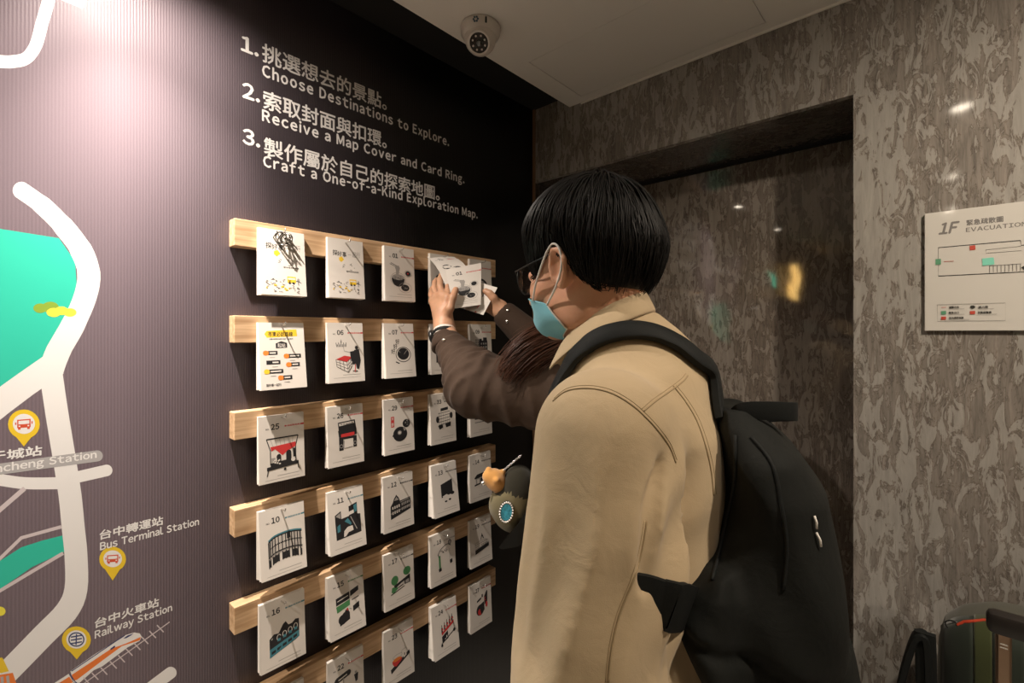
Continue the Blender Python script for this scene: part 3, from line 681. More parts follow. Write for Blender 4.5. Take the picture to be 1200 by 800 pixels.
        A.P([(.34, .86), (.84, .66), (.84, .74), (.34, .94)], 'r'); A.P([(.34, .98), (.58, .88), (.58, 1.1), (.34, 1.16)], 'k'); buildings(A, .37, 1.16, .56, 1.28, 3, 1, -.35, 'w', .4); A.L([(.3, 1.18), (.84, .96)], .025, 'k'); A.E(.32, 1.22, .04, .04, 'k'); A.E(.84, .96, .05, .05, 'k'); A.L([(.84, .75), (.84, 1.0)], .02, 'k')
    elif num == '27':
        A.P([(.32, .60), (.52, .54), (.52, .60), (.32, .66)], 'k'); A.Rr(.54, .46, .60, .56, 'k'); A.P([(.66, .56), (.78, .40), (.82, .42), (.80, .80), (.66, .84)], 'k'); A.ring(.72, .66, .06, .02, 'r'); A.E(.46, .94, .18, .18, 'k'); A.E(.46, 1.0, .11, .11, 'r'); A.P([(.42, .78), (.64, .72), (.66, 1.0), (.5, 1.1)], 'k'); A.E(.76, .86, .05, .1, 'r')
    else:
        A.Rr(.2, .55, .8, 1.15, 'k'); buildings(A, .24, .6, .76, 1.0, 4, 3, 0, 'w')
    return A

def card_front(A, curve=0.0, w=CW, h=CHT, thick=.0006, bend=None):
    """one printed card, local: x out of the rail, y across, z down from 0. bend(y01,z01)->extra x"""
    b = MB(); nz, ny = 10, 4
    bx = bend or (lambda a, t: curve * t * t)
    def pt(a, t, off): return (bx(a, t) + off, a * w, -t * h)
    for side, off in ((0, thick), (1, 0)):
        vs = [pt(i / ny, j / nz, off) for j in range(nz + 1) for i in range(ny + 1)]
        fs = []
        for j in range(nz):
            for i in range(ny):
                q = (j * (ny + 1) + i, j * (ny + 1) + i + 1, (j + 1) * (ny + 1) + i + 1, (j + 1) * (ny + 1) + i)
                fs.append(q[::-1] if side == 0 else q)
        b.add(vs, fs, 0)
    rim = [(i / ny, 0) for i in range(ny + 1)] + [(1, j / nz) for j in range(1, nz + 1)] + [(i / ny, 1) for i in range(ny - 1, -1, -1)] + [(0, j / nz) for j in range(nz - 1, 0, -1)]
    vs = [pt(a, t, thick) for a, t in rim] + [pt(a, t, 0) for a, t in rim]; n = len(rim)
    b.add(vs, [(i, i + n, (i + 1) % n + n, (i + 1) % n) for i in range(n)], 9)
    if A:
        H = h / w
        for pts, fs, mi, layer in A.p:
            off = thick + .00006 + .00001 * min(layer, 40)
            p3 = [pt(p[0], min(max(p[1] / H, 0), 1), off) for p in pts]
            if fs is None:
                nrm = sum(pts[i][0] * pts[(i + 1) % len(pts)][1] - pts[(i + 1) % len(pts)][0] * pts[i][1] for i in range(len(pts)))
                if nrm > 0: p3 = p3[::-1]
                fs = [tuple(range(len(p3)))]
            b.add(p3, fs, mi)
    return b
def wedge(x0, t_top, t_bot, w, h, dy=0.0, sheets=4, dz=0.0):
    """block of stacked cards between the rail and the front card, a little fanned at the foot"""
    b = MB()
    for s_ in range(sheets):
        a0 = x0 + t_top * s_ / sheets; a1 = x0 + t_top * (s_ + .86) / sheets
        c0 = x0 + t_bot * s_ / sheets; c1 = x0 + t_bot * (s_ + .80) / sheets
        sh = dy * (s_ - sheets / 2) / sheets; zz = -h + dz * ((s_ * 7) % 3 - 1)
        vs = [(a0, sh, 0), (a1, sh, 0), (a1, w + sh, 0), (a0, w + sh, 0), (c0, sh, zz), (c1, sh, zz), (c1, w + sh, zz), (c0, w + sh, zz)]
        b.add(vs, [(0, 1, 2, 3), (7, 6, 5, 4), (0, 4, 5, 1), (1, 5, 6, 2), (2, 6, 7, 3), (3, 7, 4, 0)])
    return b
GRID = [['cover', 'cover', ('01', 'r'), ('02', 'r'), ('03', 'r')],
        ['list', ('06', 'r'), ('07', 'r'), ('08', 'r'), ('09', 'r')],
        [('25', 'r'), ('26', 'r'), ('29', 'r'), ('33', 'k'), ('34', 'k')],
        [('10', 't'), ('11', 't'), ('12', 'k'), ('13', 'k'), ('14', 'k')],
        [('16', 't'), ('15', 'g'), ('17', 'k'), ('18', 'n'), ('19', 'k')],
        [('20', 'r'), ('22', 'r'), ('23', 'r'), ('24', 'r'), ('27', 'r')]]
WHAT = {'01': 'a noodle bowl drawing', '02': 'dark dishes, its top sheet being lifted', '03': 'a dark dish drawing, mostly behind the held cards', '06': 'a red-topped tiled stall and dark figures', '07': 'a round dark plate drawing',
        '08': 'a dark block drawing, mostly behind the raised brown sleeve', '09': 'a dark building beside small windows', '25': 'a market stall with red clouds', '26': 'a stall cart with a red stripe', '29': 'a black round dish and a red stamp',
        '33': 'a latticed black tower drawing', '34': 'its picture hidden behind the brown sleeve', '10': 'a curved arcade building with a teal roof line', '11': 'a dark street scene with teal shapes', '12': 'a domed dark building',
        '13': 'a black square picture with two white spots', '14': 'a low house with a dark roof', '16': 'a row of dark gabled houses on teal', '15': 'a green panel and a dark rider', '17': 'green trees over a black bridge',
        '18': 'a green post under an arched lamp', '19': 'a peaked tower above a dark base', '20': 'only its top corner in view', '22': 'a black rounded sign and a cup', '23': 'a red bowl on a black mat', '24': 'a row of dark and red bottles', '27': 'a dark red figure drawing'}
rg = rnd(11)
pads = {}
# how far the foot of each pad stands out and how strongly its sheets fan, as photographed
FAN = {(0, 0): .014, (0, 1): .010, (1, 0): .020, (1, 1): .012, (1, 2): .014, (3, 0): .016, (3, 1): .020, (4, 1): .016, (3, 3): .018, (5, 3): .016}
for r_ in range(6):
    for c_ in range(5):
        k = GRID[r_][c_]
        top = RZ[r_] - .0115 - (.002 if c_ == 0 else 0) + rg.uniform(-.0012, .0012)
        o = empty('card_pad', (RX + .0012, CY[c_] + rg.uniform(-.0015, .0015), top))
        wid = CW + (.004 if c_ == 0 else 0)
        if k == 'cover': lab = 'white cover-card pad with yellow artwork, %s' % ('metal rings hanging over it' if c_ == 0 else 'a bare hook through it')
        elif k == 'list': lab = 'white list-sheet pad with a yellow title and orange tabs'
        elif k[0] == '02': lab = 'white card pad on the topmost rail whose top sheet a hand lifts'
        elif k[0] == '03': lab = 'white card pad at the right end of the topmost rail, behind held cards'
        elif k[0] == '08': lab = 'white card pad on the second rail, mostly hidden by the raised brown forearm'
        elif k[0] == '34': lab = 'white card pad on the third rail showing only its foot below the brown sleeve'
        elif k[0] == '20': lab = 'white card pad at the lower left, only its top corner in view'
        else: lab = 'white card pad numbered %s with %s' % (k[0], WHAT[k[0]])
        tag(o, lab, 'card pad', 'card pads hung on the pine rails')
        fan = FAN.get((r_, c_), .007); tt = .0075 if (r_, c_) not in ((3, 3), (5, 3), (0, 2)) else .011
        wedge(0.0, tt, tt + fan, wid, CHT, rg.uniform(-.002, .002), 5 if fan > .009 else 4, .0012).build('stacked_cards', M_PEDGE, o)
        f = card_front(art(k), w=wid, bend=(lambda a, t, fan=fan, tt=tt, cv=rg.uniform(.001, .004): tt + fan * t + cv * (t * t - .2 * t) + .001))
        f.build('front_card', CARDM, o)
        pads[r_, c_] = o

# bundle of metal card rings hanging on the first hook
M_RING = mat('dark_nickel', (.25, .24, .22), .25, metal=1.0)
for i, (dy, dz, tilt, rr) in enumerate(((-.004, -.010, 12, .0135), (.001, -.012, -18, .0145), (.006, -.011, 28, .013), (.003, -.016, 4, .015))):
    o = empty('card_ring', (RX + .013 + .004 * i, CY[0] + CW / 2 + dy, RZ[0] - .0195 + dz))
    tag(o, 'open metal card ring in the bundle over the first cover pad', 'ring', 'card rings on the first hook')
    pts = [(.006 * math.sin(t * 3) , rr * math.cos(t), rr * math.sin(t)) for t in [2 * math.pi * j / 28 for j in range(28)]]
    mt = Matrix.Rotation(R(tilt), 3, 'Z')
    pts = [mt @ Vector(p) for p in pts]
    b = MB().tube(pts, .0014, n=6, closed=True); b.tube([mt @ Vector((0, rr * .97, -.003)), mt @ Vector((0, rr * .97, .003))], .0026, n=8)
    b.build('wire', M_RING, o, True)
# ------------------------------------------------------------------ organic modelling: implicit surfaces meshed with surface nets
class Grid:
    def __init__(s, a, b, h):
        s.h = h; s.o = np.array(a, np.float32)
        n = [int(math.ceil((b[i] - a[i]) / h)) + 1 for i in range(3)]
        s.ax = [(a[i] + h * np.arange(n[i])).astype(np.float32) for i in range(3)]
        s.V = np.full(n, 1.0, np.float32)
    def box(s, lo, hi):
        sl = []
        for i in range(3):
            i0 = max(0, int((lo[i] - s.o[i]) / s.h)); i1 = min(len(s.ax[i]), int((hi[i] - s.o[i]) / s.h) + 2)
            if i1 <= i0: return None, None
            sl.append(slice(i0, i1))
        X = (s.ax[0][sl[0]][:, None, None], s.ax[1][sl[1]][None, :, None], s.ax[2][sl[2]][None, None, :])
        return tuple(sl), X
    def put(s, lo, hi, fn, k=.01, op='u'):
        pad = k + 3 * s.h
        sl, X = s.box([v - pad for v in lo], [v + pad for v in hi])
        if sl is None: return s
        d = np.broadcast_to(fn(*X), s.V[sl].shape).astype(np.float32); v = s.V[sl]
        if op == 'u':
            h = np.clip(.5 + .5 * (v - d) / k, 0, 1); r = v * (1 - h) + d * h - k * h * (1 - h)
        elif op == 's':
            d = -d; h = np.clip(.5 - .5 * (v - d) / k, 0, 1); r = v * (1 - h) + d * h + k * h * (1 - h)
        elif op == 'add': r = v + d
        s.V[sl] = r
        return s
    def cone(s, a, b, ra, rb, k=.01, op='u', disp=None):
        a = np.array(a, np.float32); b = np.array(b, np.float32); ab = b - a; L2 = float(ab @ ab) + 1e-9; R_ = max(ra, rb)
        def fn(X, Y, Z):
            px, py, pz = X - a[0], Y - a[1], Z - a[2]
            t = np.clip((px * ab[0] + py * ab[1] + pz * ab[2]) / L2, 0, 1)
            d = np.sqrt((px - t * ab[0]) ** 2 + (py - t * ab[1]) ** 2 + (pz - t * ab[2]) ** 2) - (ra + (rb - ra) * t)
            return d
        return s.put(np.minimum(a, b) - R_, np.maximum(a, b) + R_, fn, k, op)
    def chain(s, pts, rs, k=.01):
        for i in range(len(pts) - 1): s.cone(pts[i], pts[i + 1], rs[i], rs[i + 1], k)
        return s
    def ell(s, c, r, k=.01, op='u', M=None):
        """ellipsoid; M = 3x3 whose columns are its axes"""
        c = np.array(c, np.float32); r = np.array(r, np.float32); R_ = float(max(r)) if M is not None else r
        def fn(X, Y, Z):
            px, py, pz = X - c[0], Y - c[1], Z - c[2]
            if M is not None:
                px, py, pz = (px * M[0][0] + py * M[1][0] + pz * M[2][0], px * M[0][1] + py * M[1][1] + pz * M[2][1], px * M[0][2] + py * M[1][2] + pz * M[2][2])
            k0 = np.sqrt((px / r[0]) ** 2 + (py / r[1]) ** 2 + (pz / r[2]) ** 2); k1 = np.sqrt((px / r[0] ** 2) ** 2 + (py / r[1] ** 2) ** 2 + (pz / r[2] ** 2) ** 2)
            return k0 * (k0 - 1) / (k1 + 1e-6)
        return s.put(c - R_, c + R_, fn, k, op)
    def loft(s, rows, k=.01, op='u', power=2.0):
        """rows (z, cx, cy, a, b): stacked superellipses"""
        rows = np.array(sorted(rows), np.float32); z = rows[:, 0]
        lo = [float((rows[:, 1] - rows[:, 3]).min()), float((rows[:, 2] - rows[:, 4]).min()), float(z[0])]
        hi = [float((rows[:, 1] + rows[:, 3]).max()), float((rows[:, 2] + rows[:, 4]).max()), float(z[-1])]
        def fn(X, Y, Z):
            zz = Z.ravel(); f = lambda j: np.interp(zz, z, rows[:, j]).astype(np.float32)[None, None, :]
            cx, cy, a, b = f(1), f(2), f(3), f(4)
            q = (np.abs((X - cx) / a) ** power + np.abs((Y - cy) / b) ** power) ** (1 / power)
            d = (q - 1) * np.minimum(a, b)
            return np.maximum(d, np.maximum(Z - z[-1], z[0] - Z))
        return s.put(lo, hi, fn, k, op)
    def mesh(s):
        V = s.V; S = V < 0; n = V.shape
        c = [S[i:n[0] - 1 + i, j:n[1] - 1 + j, l:n[2] - 1 + l] for i in (0, 1) for j in (0, 1) for l in (0, 1)]
        any_ = c[0].copy(); all_ = c[0].copy()
        for q in c[1:]: any_ |= q; all_ &= q
        act = any_ & ~all_
        I = np.argwhere(act); idx = np.full(act.shape, -1, np.int32); idx[act] = np.arange(len(I))
        P = np.zeros((len(I), 3), np.float64); C = np.zeros(len(I))
        cor = [(i, j, l) for i in (0, 1) for j in (0, 1) for l in (0, 1)]
        vals = [V[I[:, 0] + i, I[:, 1] + j, I[:, 2] + l] for i, j, l in cor]
        for p in range(8):
            for q in range(p + 1, 8):
                df = [cor[q][m] - cor[p][m] for m in range(3)]
                if sum(abs(x) for x in df) != 1: continue
                a, b = vals[p], vals[q]; mk = (a < 0) != (b < 0)
                t = np.where(mk, a / (a - b + 1e-12), 0)
                for m in range(3): P[:, m] += np.where(mk, cor[p][m] + t * df[m], 0)
                C += mk
        P = (P / C[:, None] + I) * s.h + s.o
        F = []
        for axis in range(3):
            o1, o2 = [(1, 2), (2, 0), (0, 1)][axis]
            lo = [slice(None)] * 3; hi = [slice(None)] * 3
            lo[axis] = slice(0, -1); hi[axis] = slice(1, None)
            A, B = S[tuple(lo)], S[tuple(hi)]
            E = np.argwhere(A != B)
            E = E[(E[:, o1] > 0) & (E[:, o2] > 0) & (E[:, o1] < n[o1] - 1) & (E[:, o2] < n[o2] - 1)]
            inside = A[E[:, 0], E[:, 1], E[:, 2]]
            def cell(d1, d2):
                e = E.copy(); e[:, o1] += d1; e[:, o2] += d2
                return idx[e[:, 0], e[:, 1], e[:, 2]]
            q = np.stack([cell(-1, -1), cell(0, -1), cell(0, 0), cell(-1, 0)], 1)
            q[~inside] = q[~inside][:, ::-1]
            F.append(q)
        F = np.concatenate(F)
        F = F[(F >= 0).all(1)]
        return P, F
def relax(P, F, it=2, lam=.5):
    """Laplacian smoothing that keeps the surface-net steps from showing"""
    e = np.concatenate([F[:, [0, 1]], F[:, [1, 2]], F[:, [2, 3]], F[:, [3, 0]]])
    e = np.concatenate([e, e[:, ::-1]])
    deg = np.bincount(e[:, 0], minlength=len(P)).astype(float)[:, None]
    for _ in range(it):
        Q = np.stack([np.bincount(e[:, 0], weights=P[e[:, 1], m], minlength=len(P)) for m in range(3)], 1) / np.maximum(deg, 1)
        P = P + lam * (Q - P)
    return P
def obj_np(name, P, F, m, parent=None, smooth=True):
    me = bpy.data.meshes.new(name)
    me.from_pydata(np.asarray(P, float).tolist(), [], np.asarray(F).tolist())
    for x in (m if isinstance(m, (list, tuple)) else [m]): me.materials.append(x)
    me.polygons.foreach_set('use_smooth', [smooth] * len(me.polygons)); me.update()
    o = bpy.data.objects.new(name, me); COL.objects.link(o)
    if parent: o.parent = parent
    return o
def merge(parts):
    Ps, Fs, n = [], [], 0
    for P, F in parts: Ps.append(P); Fs.append(F + n); n += len(P)
    return np.concatenate(Ps), np.concatenate(Fs)
def axis_angle(X, Y, Z, a, b, ref):
    """for a limb a->b: parameter t and angle about the axis (0 at ref)"""
    a = np.array(a); b = np.array(b); ab = b - a; L = np.linalg.norm(ab); w = ab / L
    r = np.array(ref) - w * (np.array(ref) @ w); r /= np.linalg.norm(r); q = np.cross(w, r)
    px, py, pz = X - a[0], Y - a[1], Z - a[2]
    t = (px * w[0] + py * w[1] + pz * w[2]) / L
    return t, np.arctan2(px * q[0] + py * q[1] + pz * q[2], px * r[0] + py * r[1] + pz * r[2])

def hand_into(G, W, mcp, fingers, thumb, rw=.023, k=.006, rf=.0082):
    """hand into grid G: wrist W, four knuckles, fingers = list of 3 further joints each, thumb = joints from the palm side"""
    W = np.array(W); mcp = [np.array(p) for p in mcp]
    for i, p in enumerate(mcp): G.cone(W, p, rw * .78, .0115, .012)
    for i in range(3): G.cone(mcp[i], mcp[i + 1], .0115, .0112, .008)
    mid = (W + sum(mcp) / 4) / 2
    G.ell(mid, (.022, .022, .022), .012)
    for p, js, sc in zip(mcp, fingers, (1, 1.03, .98, .86)):
        r = rf * sc
        ch = [p] + [np.array(j) for j in js]
        G.chain(ch, [r * 1.18, r * 1.04, r * .95, r * .82], .0025)
    ch = [np.array(j) for j in thumb]
    G.chain(ch, [.013, .0112, .0098, .0086][:len(ch)], .006)

# ------------------------------------------------------------------ materials of people
def skin_material(name, c):
    m = mat(name, c, .48, bump=(260, .12), var=(35, .08)); b = m.node_tree.nodes['Principled BSDF']
    b.inputs['Subsurface Weight'].default_value = .12; b.inputs['Subsurface Radius'].default_value = (.01, .004, .002); b.inputs['Subsurface Scale'].default_value = .6
    return m
M_SKIN = skin_material('skin_tan', (.70, .37, .235))
M_SKIN2 = skin_material('skin_warm', (.54, .30, .185))
def cloth_material(name, c, rough=.85, weave=900, amt=.25, var=.07, sheen=.15, wr=0.0):
    m = bpy.data.materials.new(name); m.use_nodes = True
    nt = m.node_tree; b = nt.nodes['Principled BSDF']; N = nt.nodes.new; Lk = nt.links.new
    tc = N('ShaderNodeTexCoord')
    n = N('ShaderNodeTexNoise'); n.inputs['Scale'].default_value = 9; n.inputs['Detail'].default_value = 6; Lk(tc.outputs['Object'], n.inputs['Vector'])
    r = N('ShaderNodeValToRGB'); e = r.color_ramp.elements; e[0].position = .3; e[1].position = .7
    e[0].color = (*[x * (1 - var) for x in c], 1); e[1].color = (*[x * (1 + var) for x in c], 1)
    Lk(n.outputs['Fac'], r.inputs['Fac']); Lk(r.outputs['Color'], b.inputs['Base Color'])
    w = N('ShaderNodeTexNoise'); w.inputs['Scale'].default_value = weave; w.inputs['Detail'].default_value = 1; Lk(tc.outputs['Object'], w.inputs['Vector'])
    b1 = N('ShaderNodeBump'); b1.inputs['Strength'].default_value = amt; b1.inputs['Distance'].default_value = .0006; Lk(w.outputs['Fac'], b1.inputs['Height'])
    last = b1
    if wr:
        w2 = N('ShaderNodeTexNoise'); w2.inputs['Scale'].default_value = 26; w2.inputs['Detail'].default_value = 3; w2.inputs['Distortion'].default_value = .8; Lk(tc.outputs['Object'], w2.inputs['Vector'])
        b2 = N('ShaderNodeBump'); b2.inputs['Strength'].default_value = wr; b2.inputs['Distance'].default_value = .006; Lk(w2.outputs['Fac'], b2.inputs['Height']); Lk(b1.outputs['Normal'], b2.inputs['Normal'])
        last = b2
    Lk(last.outputs['Normal'], b.inputs['Normal'])
    b.inputs['Roughness'].default_value = rough; b.inputs['Sheen Weight'].default_value = sheen; b.inputs['Specular IOR Level'].default_value = .3
    return m
M_KHAKI = cloth_material('khaki_twill', (.56, .43, .27), var=.06, wr=.25)
M_SEAM = mat('khaki_seam_thread', (.40, .30, .17), .8)
M_DARKT = cloth_material('black_jersey', (.012, .012, .013))
M_TROUS = cloth_material('dark_trousers', (.02, .02, .024))
M_HAIRB = mat('black_hair', (.006, .005, .0045), .5, spec=.28)
M_HAIRR = mat('auburn_hair', (.075, .027, .013), .45, spec=.35)
M_NYLON = cloth_material('black_nylon', (.0050, .006, .0050), .8, 1400, .3, .12, 0.0, .3)
M_STRAP = cloth_material('black_webbing', (.006, .0075, .0075), .7, 1000, .4, .1, .0)
M_BROWN = cloth_material('brown_cotton', (.046, .027, .017), .85, 800, .3, .08, .03, .25)
M_MASKB = cloth_material('mask_blue', (.22, .56, .68), .75, 1500, .2, .04, .1)
M_MASKW = mat('mask_loop_white', (.75, .72, .68), .7)
M_SHOE = mat('dark_sneaker', (.03, .03, .03), .6)
M_EYE = mat('eye_white', (.75, .72, .70), .2)
M_IRIS = mat('iris_dark', (.02, .012, .008), .2)
M_FRAME = mat('black_frame', (.01, .01, .01), .3)

def rotz(a): c, s = math.cos(a), math.sin(a); return np.array([[c, -s, 0], [s, c, 0], [0, 0, 1]])
def roty(a): c, s = math.cos(a), math.sin(a); return np.array([[c, 0, s], [0, 1, 0], [-s, 0, c]])

def head_into(G, H, feminine=False):
    """head in grid G; H(x,y,z) maps head-local (forward, left, up; origin between the ears at eye level) to grid space, H.M = its rotation"""
    M = H.M
    e = lambda c, r, k=.012, op='u': G.ell(H(*c), r, k, op, M)
    e((-.010, 0, .036), (.091, .075, .084), .02)
    e((-.035, 0, .0), (.07, .068, .07), .02)
    e((.030, 0, -.022), (.062, .061, .076), .02)
    e((.032, 0, -.066), (.050, .050, .040), .02)
    e((.072, 0, -.090), (.020, .024, .017), .018)
    for s in (-1, 1):
        e((.055, s * .036, -.030), (.028, .024, .024), .018)        # cheekbone
        e((.005, s * .052, -.068), (.034, .012, .028), .015)        # jaw angle
        G.cone(H(.078, s * .012, .022), H(.066, s * .048, .020), .008, .007, .012)   # brow
        e((.090, s * .032, .0), (.013, .015, .010), .008, 's')      # eye socket
        e((.076, s * .032, .0), (.013, .014, .011), .004)           # lids over the eye
        # ear: rim, bowl, lobe
        G.ell(H(-.004, s * .0755, -.012), (.019, .0075, .030), .004, 'u', M @ rotz(s * .35))
        G.ell(H(.000, s * .083, -.010), (.010, .006, .018), .003, 's', M @ rotz(s * .35))
        G.chain([H(.010, s * .079, .008), H(.0, s * .083, .016), H(-.014, s * .086, .012), H(-.020, s * .087, -.004), H(-.014, s * .083, -.024), H(-.004, s * .078, -.038)], [.0038, .0042, .0044, .0042, .004, .0055], .003)
        e((.007, s * .077, -.014), (.004, .004, .007), .003)        # tragus
    G.chain([H(.085, 0, .012), H(.100, 0, -.012), H(.111, 0, -.034)], [.0075, .008, .0105], .010)
    for s in (-1, 1): e((.098, s * .012, -.037), (.010, .008, .007), .005)
    e((.088, 0, -.068), (.012, .024, .008), .006)
    e((.087, 0, -.078), (.012, .021, .007), .006)
    G.cone(H(.102, -.02, -.073), H(.102, .02, -.073), .0022, .0022, .002, 's')

def eyes(H, parent, off):
    for s in (-1, 1):
        c = H(.0775, s * .032, 0) - off
        b = MB().ball(c, .0118, 0, 14); f = H(.0885, s * .032, 0) - off
        b.ball(f, (.0045, .0045, .0045), 1, 8)
        b.build('eye', [M_EYE, M_IRIS], parent, True)

def strands(name, roots, flow, steps, step, r0, m, parent, seed=1, taper=.25, keep=None, n=3):
    """hair: many tapered locks in one mesh. flow(p, i, rng) -> next direction (normalised)"""
    rg_ = random.Random(seed); b_v = []; b_f = []
    for root in roots:
        p = np.array(root, float); pts = [p]
        L = rg_.uniform(.7, 1.1); ph = rg_.uniform(0, 6.28)
        for i in range(int(steps * L)):
            d = flow(pts[-1], i, ph)
            if d is None: break
            pts.append(pts[-1] + d * step)
        if len(pts) < 3: continue
        N = len(pts); base = len(b_v); pr = None
        for i, q in enumerate(pts):
            t = pts[min(i + 1, N - 1)] - pts[max(i - 1, 0)]; t /= np.linalg.norm(t) + 1e-9
            a = np.cross(t, [0.3, .2, .9]) if pr is None else pr - t * (pr @ t)
            a /= np.linalg.norm(a) + 1e-9; pr = a; bb = np.cross(t, a)
            rr = r0 * (1 - (1 - taper) * (i / (N - 1)) ** 1.5)
            for k in range(n):
                an = 2 * math.pi * k / n
                b_v.append(q + (a * math.cos(an) + bb * math.sin(an)) * rr)
        for i in range(N - 1):
            for k in range(n):
                b_f.append((base + i * n + k, base + i * n + (k + 1) % n, base + (i + 1) * n + (k + 1) % n, base + (i + 1) * n + k))
    return link(name, b_v, b_f, m, parent, None, True)
# ------------------------------------------------------------------ the man with the backpack (local frame: x forward, y left, z up)
MB_ = Vector((.80, .66, 0)); MYAW = math.atan2(-.36, -.93)
man = empty('person', MB_, MYAW)
tag(man, 'standing man in khaki overshirt, glasses and blue face mask, wearing a black backpack', 'person')
MAN_M = Matrix.Translation(MB_) @ Matrix.Rotation(MYAW, 4, 'Z'); MAN_I = MAN_M.inverted()
def ml(p): return np.array(MAN_I @ Vector(p))            # world -> man local
HYAW, HPIT = R(180) - MYAW - R(360), R(9)
HC = ml((.735, .632, 1.604))
class HeadMap:
    def __init__(s, C, yaw, pitch, roll=0): s.C = np.array(C); s.M = rotz(yaw) @ roty(pitch)
    def __call__(s, x, y, z): return s.C + s.M @ np.array([x, y, z])
H = HeadMap(HC, HYAW, HPIT)
# body: one continuous figure (coarse trunk and limbs, finer head and hands in the same mesh)
G = Grid((-.36, -.36, 0), (.36, .36, 1.56), .007)
G.chain([(0, 0, .95), (0, 0, 1.12), (-.01, 0, 1.30)], [.125, .115, .125], .05)
G.ell((-.005, 0, 1.27), (.105, .155, .20), .05); G.ell((0, 0, .93), (.115, .165, .13), .05)
SH = {1: ((0.0, .165, 1.37), (.02, .222, 1.11), (.10, .205, .865)), -1: ((0.0, -.165, 1.37), (.03, -.222, 1.11), (.15, -.185, .90))}
for s, (a, b, c) in SH.items(): G.chain([a, b, c], [.052, .042, .028], .02); G.cone((0, s * .05, 1.385), a, .055, .045, .03)
for s in (-1, 1):
    G.chain([(0, s * .088, .90), (.015, s * .10, .50), (-.02, s * .10, .09)], [.088, .060, .040], .03)
    G.ell((.04, s * .105, .05), (.12, .042, .04), .02)
G.cone((.005, 0, 1.40), H(-.02, 0, -.06), .065, .054, .03)
body = [G.mesh()]
G = Grid(tuple(HC - np.array([.17, .15, .20])), tuple(HC + np.array([.17, .15, .16])), .0026)
head_into(G, H); G.cone((.005, 0, 1.40), H(-.022, 0, -.05), .062, .053, .03)
hP, hF = G.mesh(); hP = relax(hP, hF, 2); body.append((hP, hF))
head_bvh = BVHTree.FromPolygons([tuple(p) for p in hP], [tuple(f) for f in hF])
def relaxed_hand(W, s, fwd=.25):
    W = np.array(W); dn = np.array([fwd, 0, -1.0]); dn /= np.linalg.norm(dn); f = np.array([1.0, 0, fwd]); f /= np.linalg.norm(f); inn = np.array([0, -s, 0])
    g = Grid(tuple(W - .13), tuple(W + np.array([.13, .13, .06])) , .003)
    g = Grid((W[0] - .08, W[1] - .09, W[2] - .22), (W[0] + .14, W[1] + .09, W[2] + .06), .0028)
    mc = [W + dn * (.088 - .004 * i) + f * (.030 - .02 * i) for i in range(4)]
    fi = []
    for i, p in enumerate(mc):
        L = (.044, .048, .045, .035)[i]; ch = []; q = p; a = .25
        for j in range(3):
            a += .32; d_ = dn * math.cos(a) + inn * math.sin(a); q = q + d_ * L * (1, .62, .5)[j]; ch.append(q)
        fi.append(ch)
    th = [W + dn * .03 + f * .02, W + dn * .06 + f * .045 + inn * .012, W + dn * .09 + f * .052 + inn * .025, W + dn * .112 + f * .05 + inn * .032]
    g.cone(W - dn * .04, W, .026, .024, .01)
    hand_into(g, W, mc, fi, th)
    return g.mesh()
for s in (1, -1): body.append(relaxed_hand(SH[s][2], s))
P, F = merge(body)
obj_np('body', P, F, M_SKIN, man)
eyes(H, man, np.zeros(3))

# trousers, shoes, T-shirt
G = Grid((-.22, -.30, .05), (.26, .30, 1.08), .007)
G.loft([(.80, 0, 0, .125, .185), (.95, 0, 0, .13, .185), (1.05, 0, 0, .125, .175)], .03)
for s in (-1, 1): G.chain([(0, s * .09, .88), (.015, s * .10, .50), (-.015, s * .10, .11)], [.108, .083, .066], .03)
P, F = G.mesh(); obj_np('trousers', relax(P, F, 1), F, M_TROUS, man)
for s in (-1, 1):
    G = Grid((-.14, s * .105 - .08, -.004), (.22, s * .105 + .08, .16), .005)
    G.loft([(0.0, .045, s * .105, .145, .050), (.03, .045, s * .105, .145, .050), (.06, .02, s * .105, .115, .046), (.10, -.02, s * .10, .07, .045), (.13, -.02, s * .10, .062, .045)], .01)
    P, F = G.mesh(); obj_np('shoe', relax(P, F, 2), F, M_SHOE, man)
G = Grid((-.05, -.2, .85), (.22, .2, 1.52), .006)
G.loft([(.88, .03, 0, .125, .11), (1.1, .03, 0, .125, .11), (1.3, .025, 0, .128, .10), (1.41, .022, 0, .10, .085), (1.47, .02, 0, .078, .075)], .01)
P, F = G.mesh(); obj_np('undershirt', relax(P, F, 2), F, M_DARKT, man)

# khaki overshirt: trunk and sleeves as one cloth surface with modelled folds
G = Grid((-.25, -.36, .66), (.26, .37, 1.56), .0048)
G.loft([(.70, .005, 0, .152, .225), (.95, .005, 0, .142, .215), (1.15, .003, 0, .135, .208), (1.28, .000, 0, .134, .204), (1.36, -.006, 0, .124, .195), (1.41, -.003, 0, .112, .172), (1.445, -.005, 0, .104, .136), (1.475, .000, 0, .096, .106), (1.505, .012, 0, .078, .085), (1.53, .030, 0, .066, .07)], .01)
SL = {1: ((.012, .168, 1.372), (.018, .236, 1.10), (.085, .215, .885)), -1: ((0.0, -.170, 1.372), (.03, -.232, 1.10), (.13, -.20, .915))}
for s, (a, b, c) in SL.items():
    G.cone(a, b, .085, .081, .022); G.cone(b, c, .081, .064, .02)
    # the sleeve end is open: cut back to a cuff
    d = np.array(c) - np.array(b); d /= np.linalg.norm(d)
    G.cone(np.array(c) + d * .012, np.array(c) + d * .09, .057, .057, .004, 's')
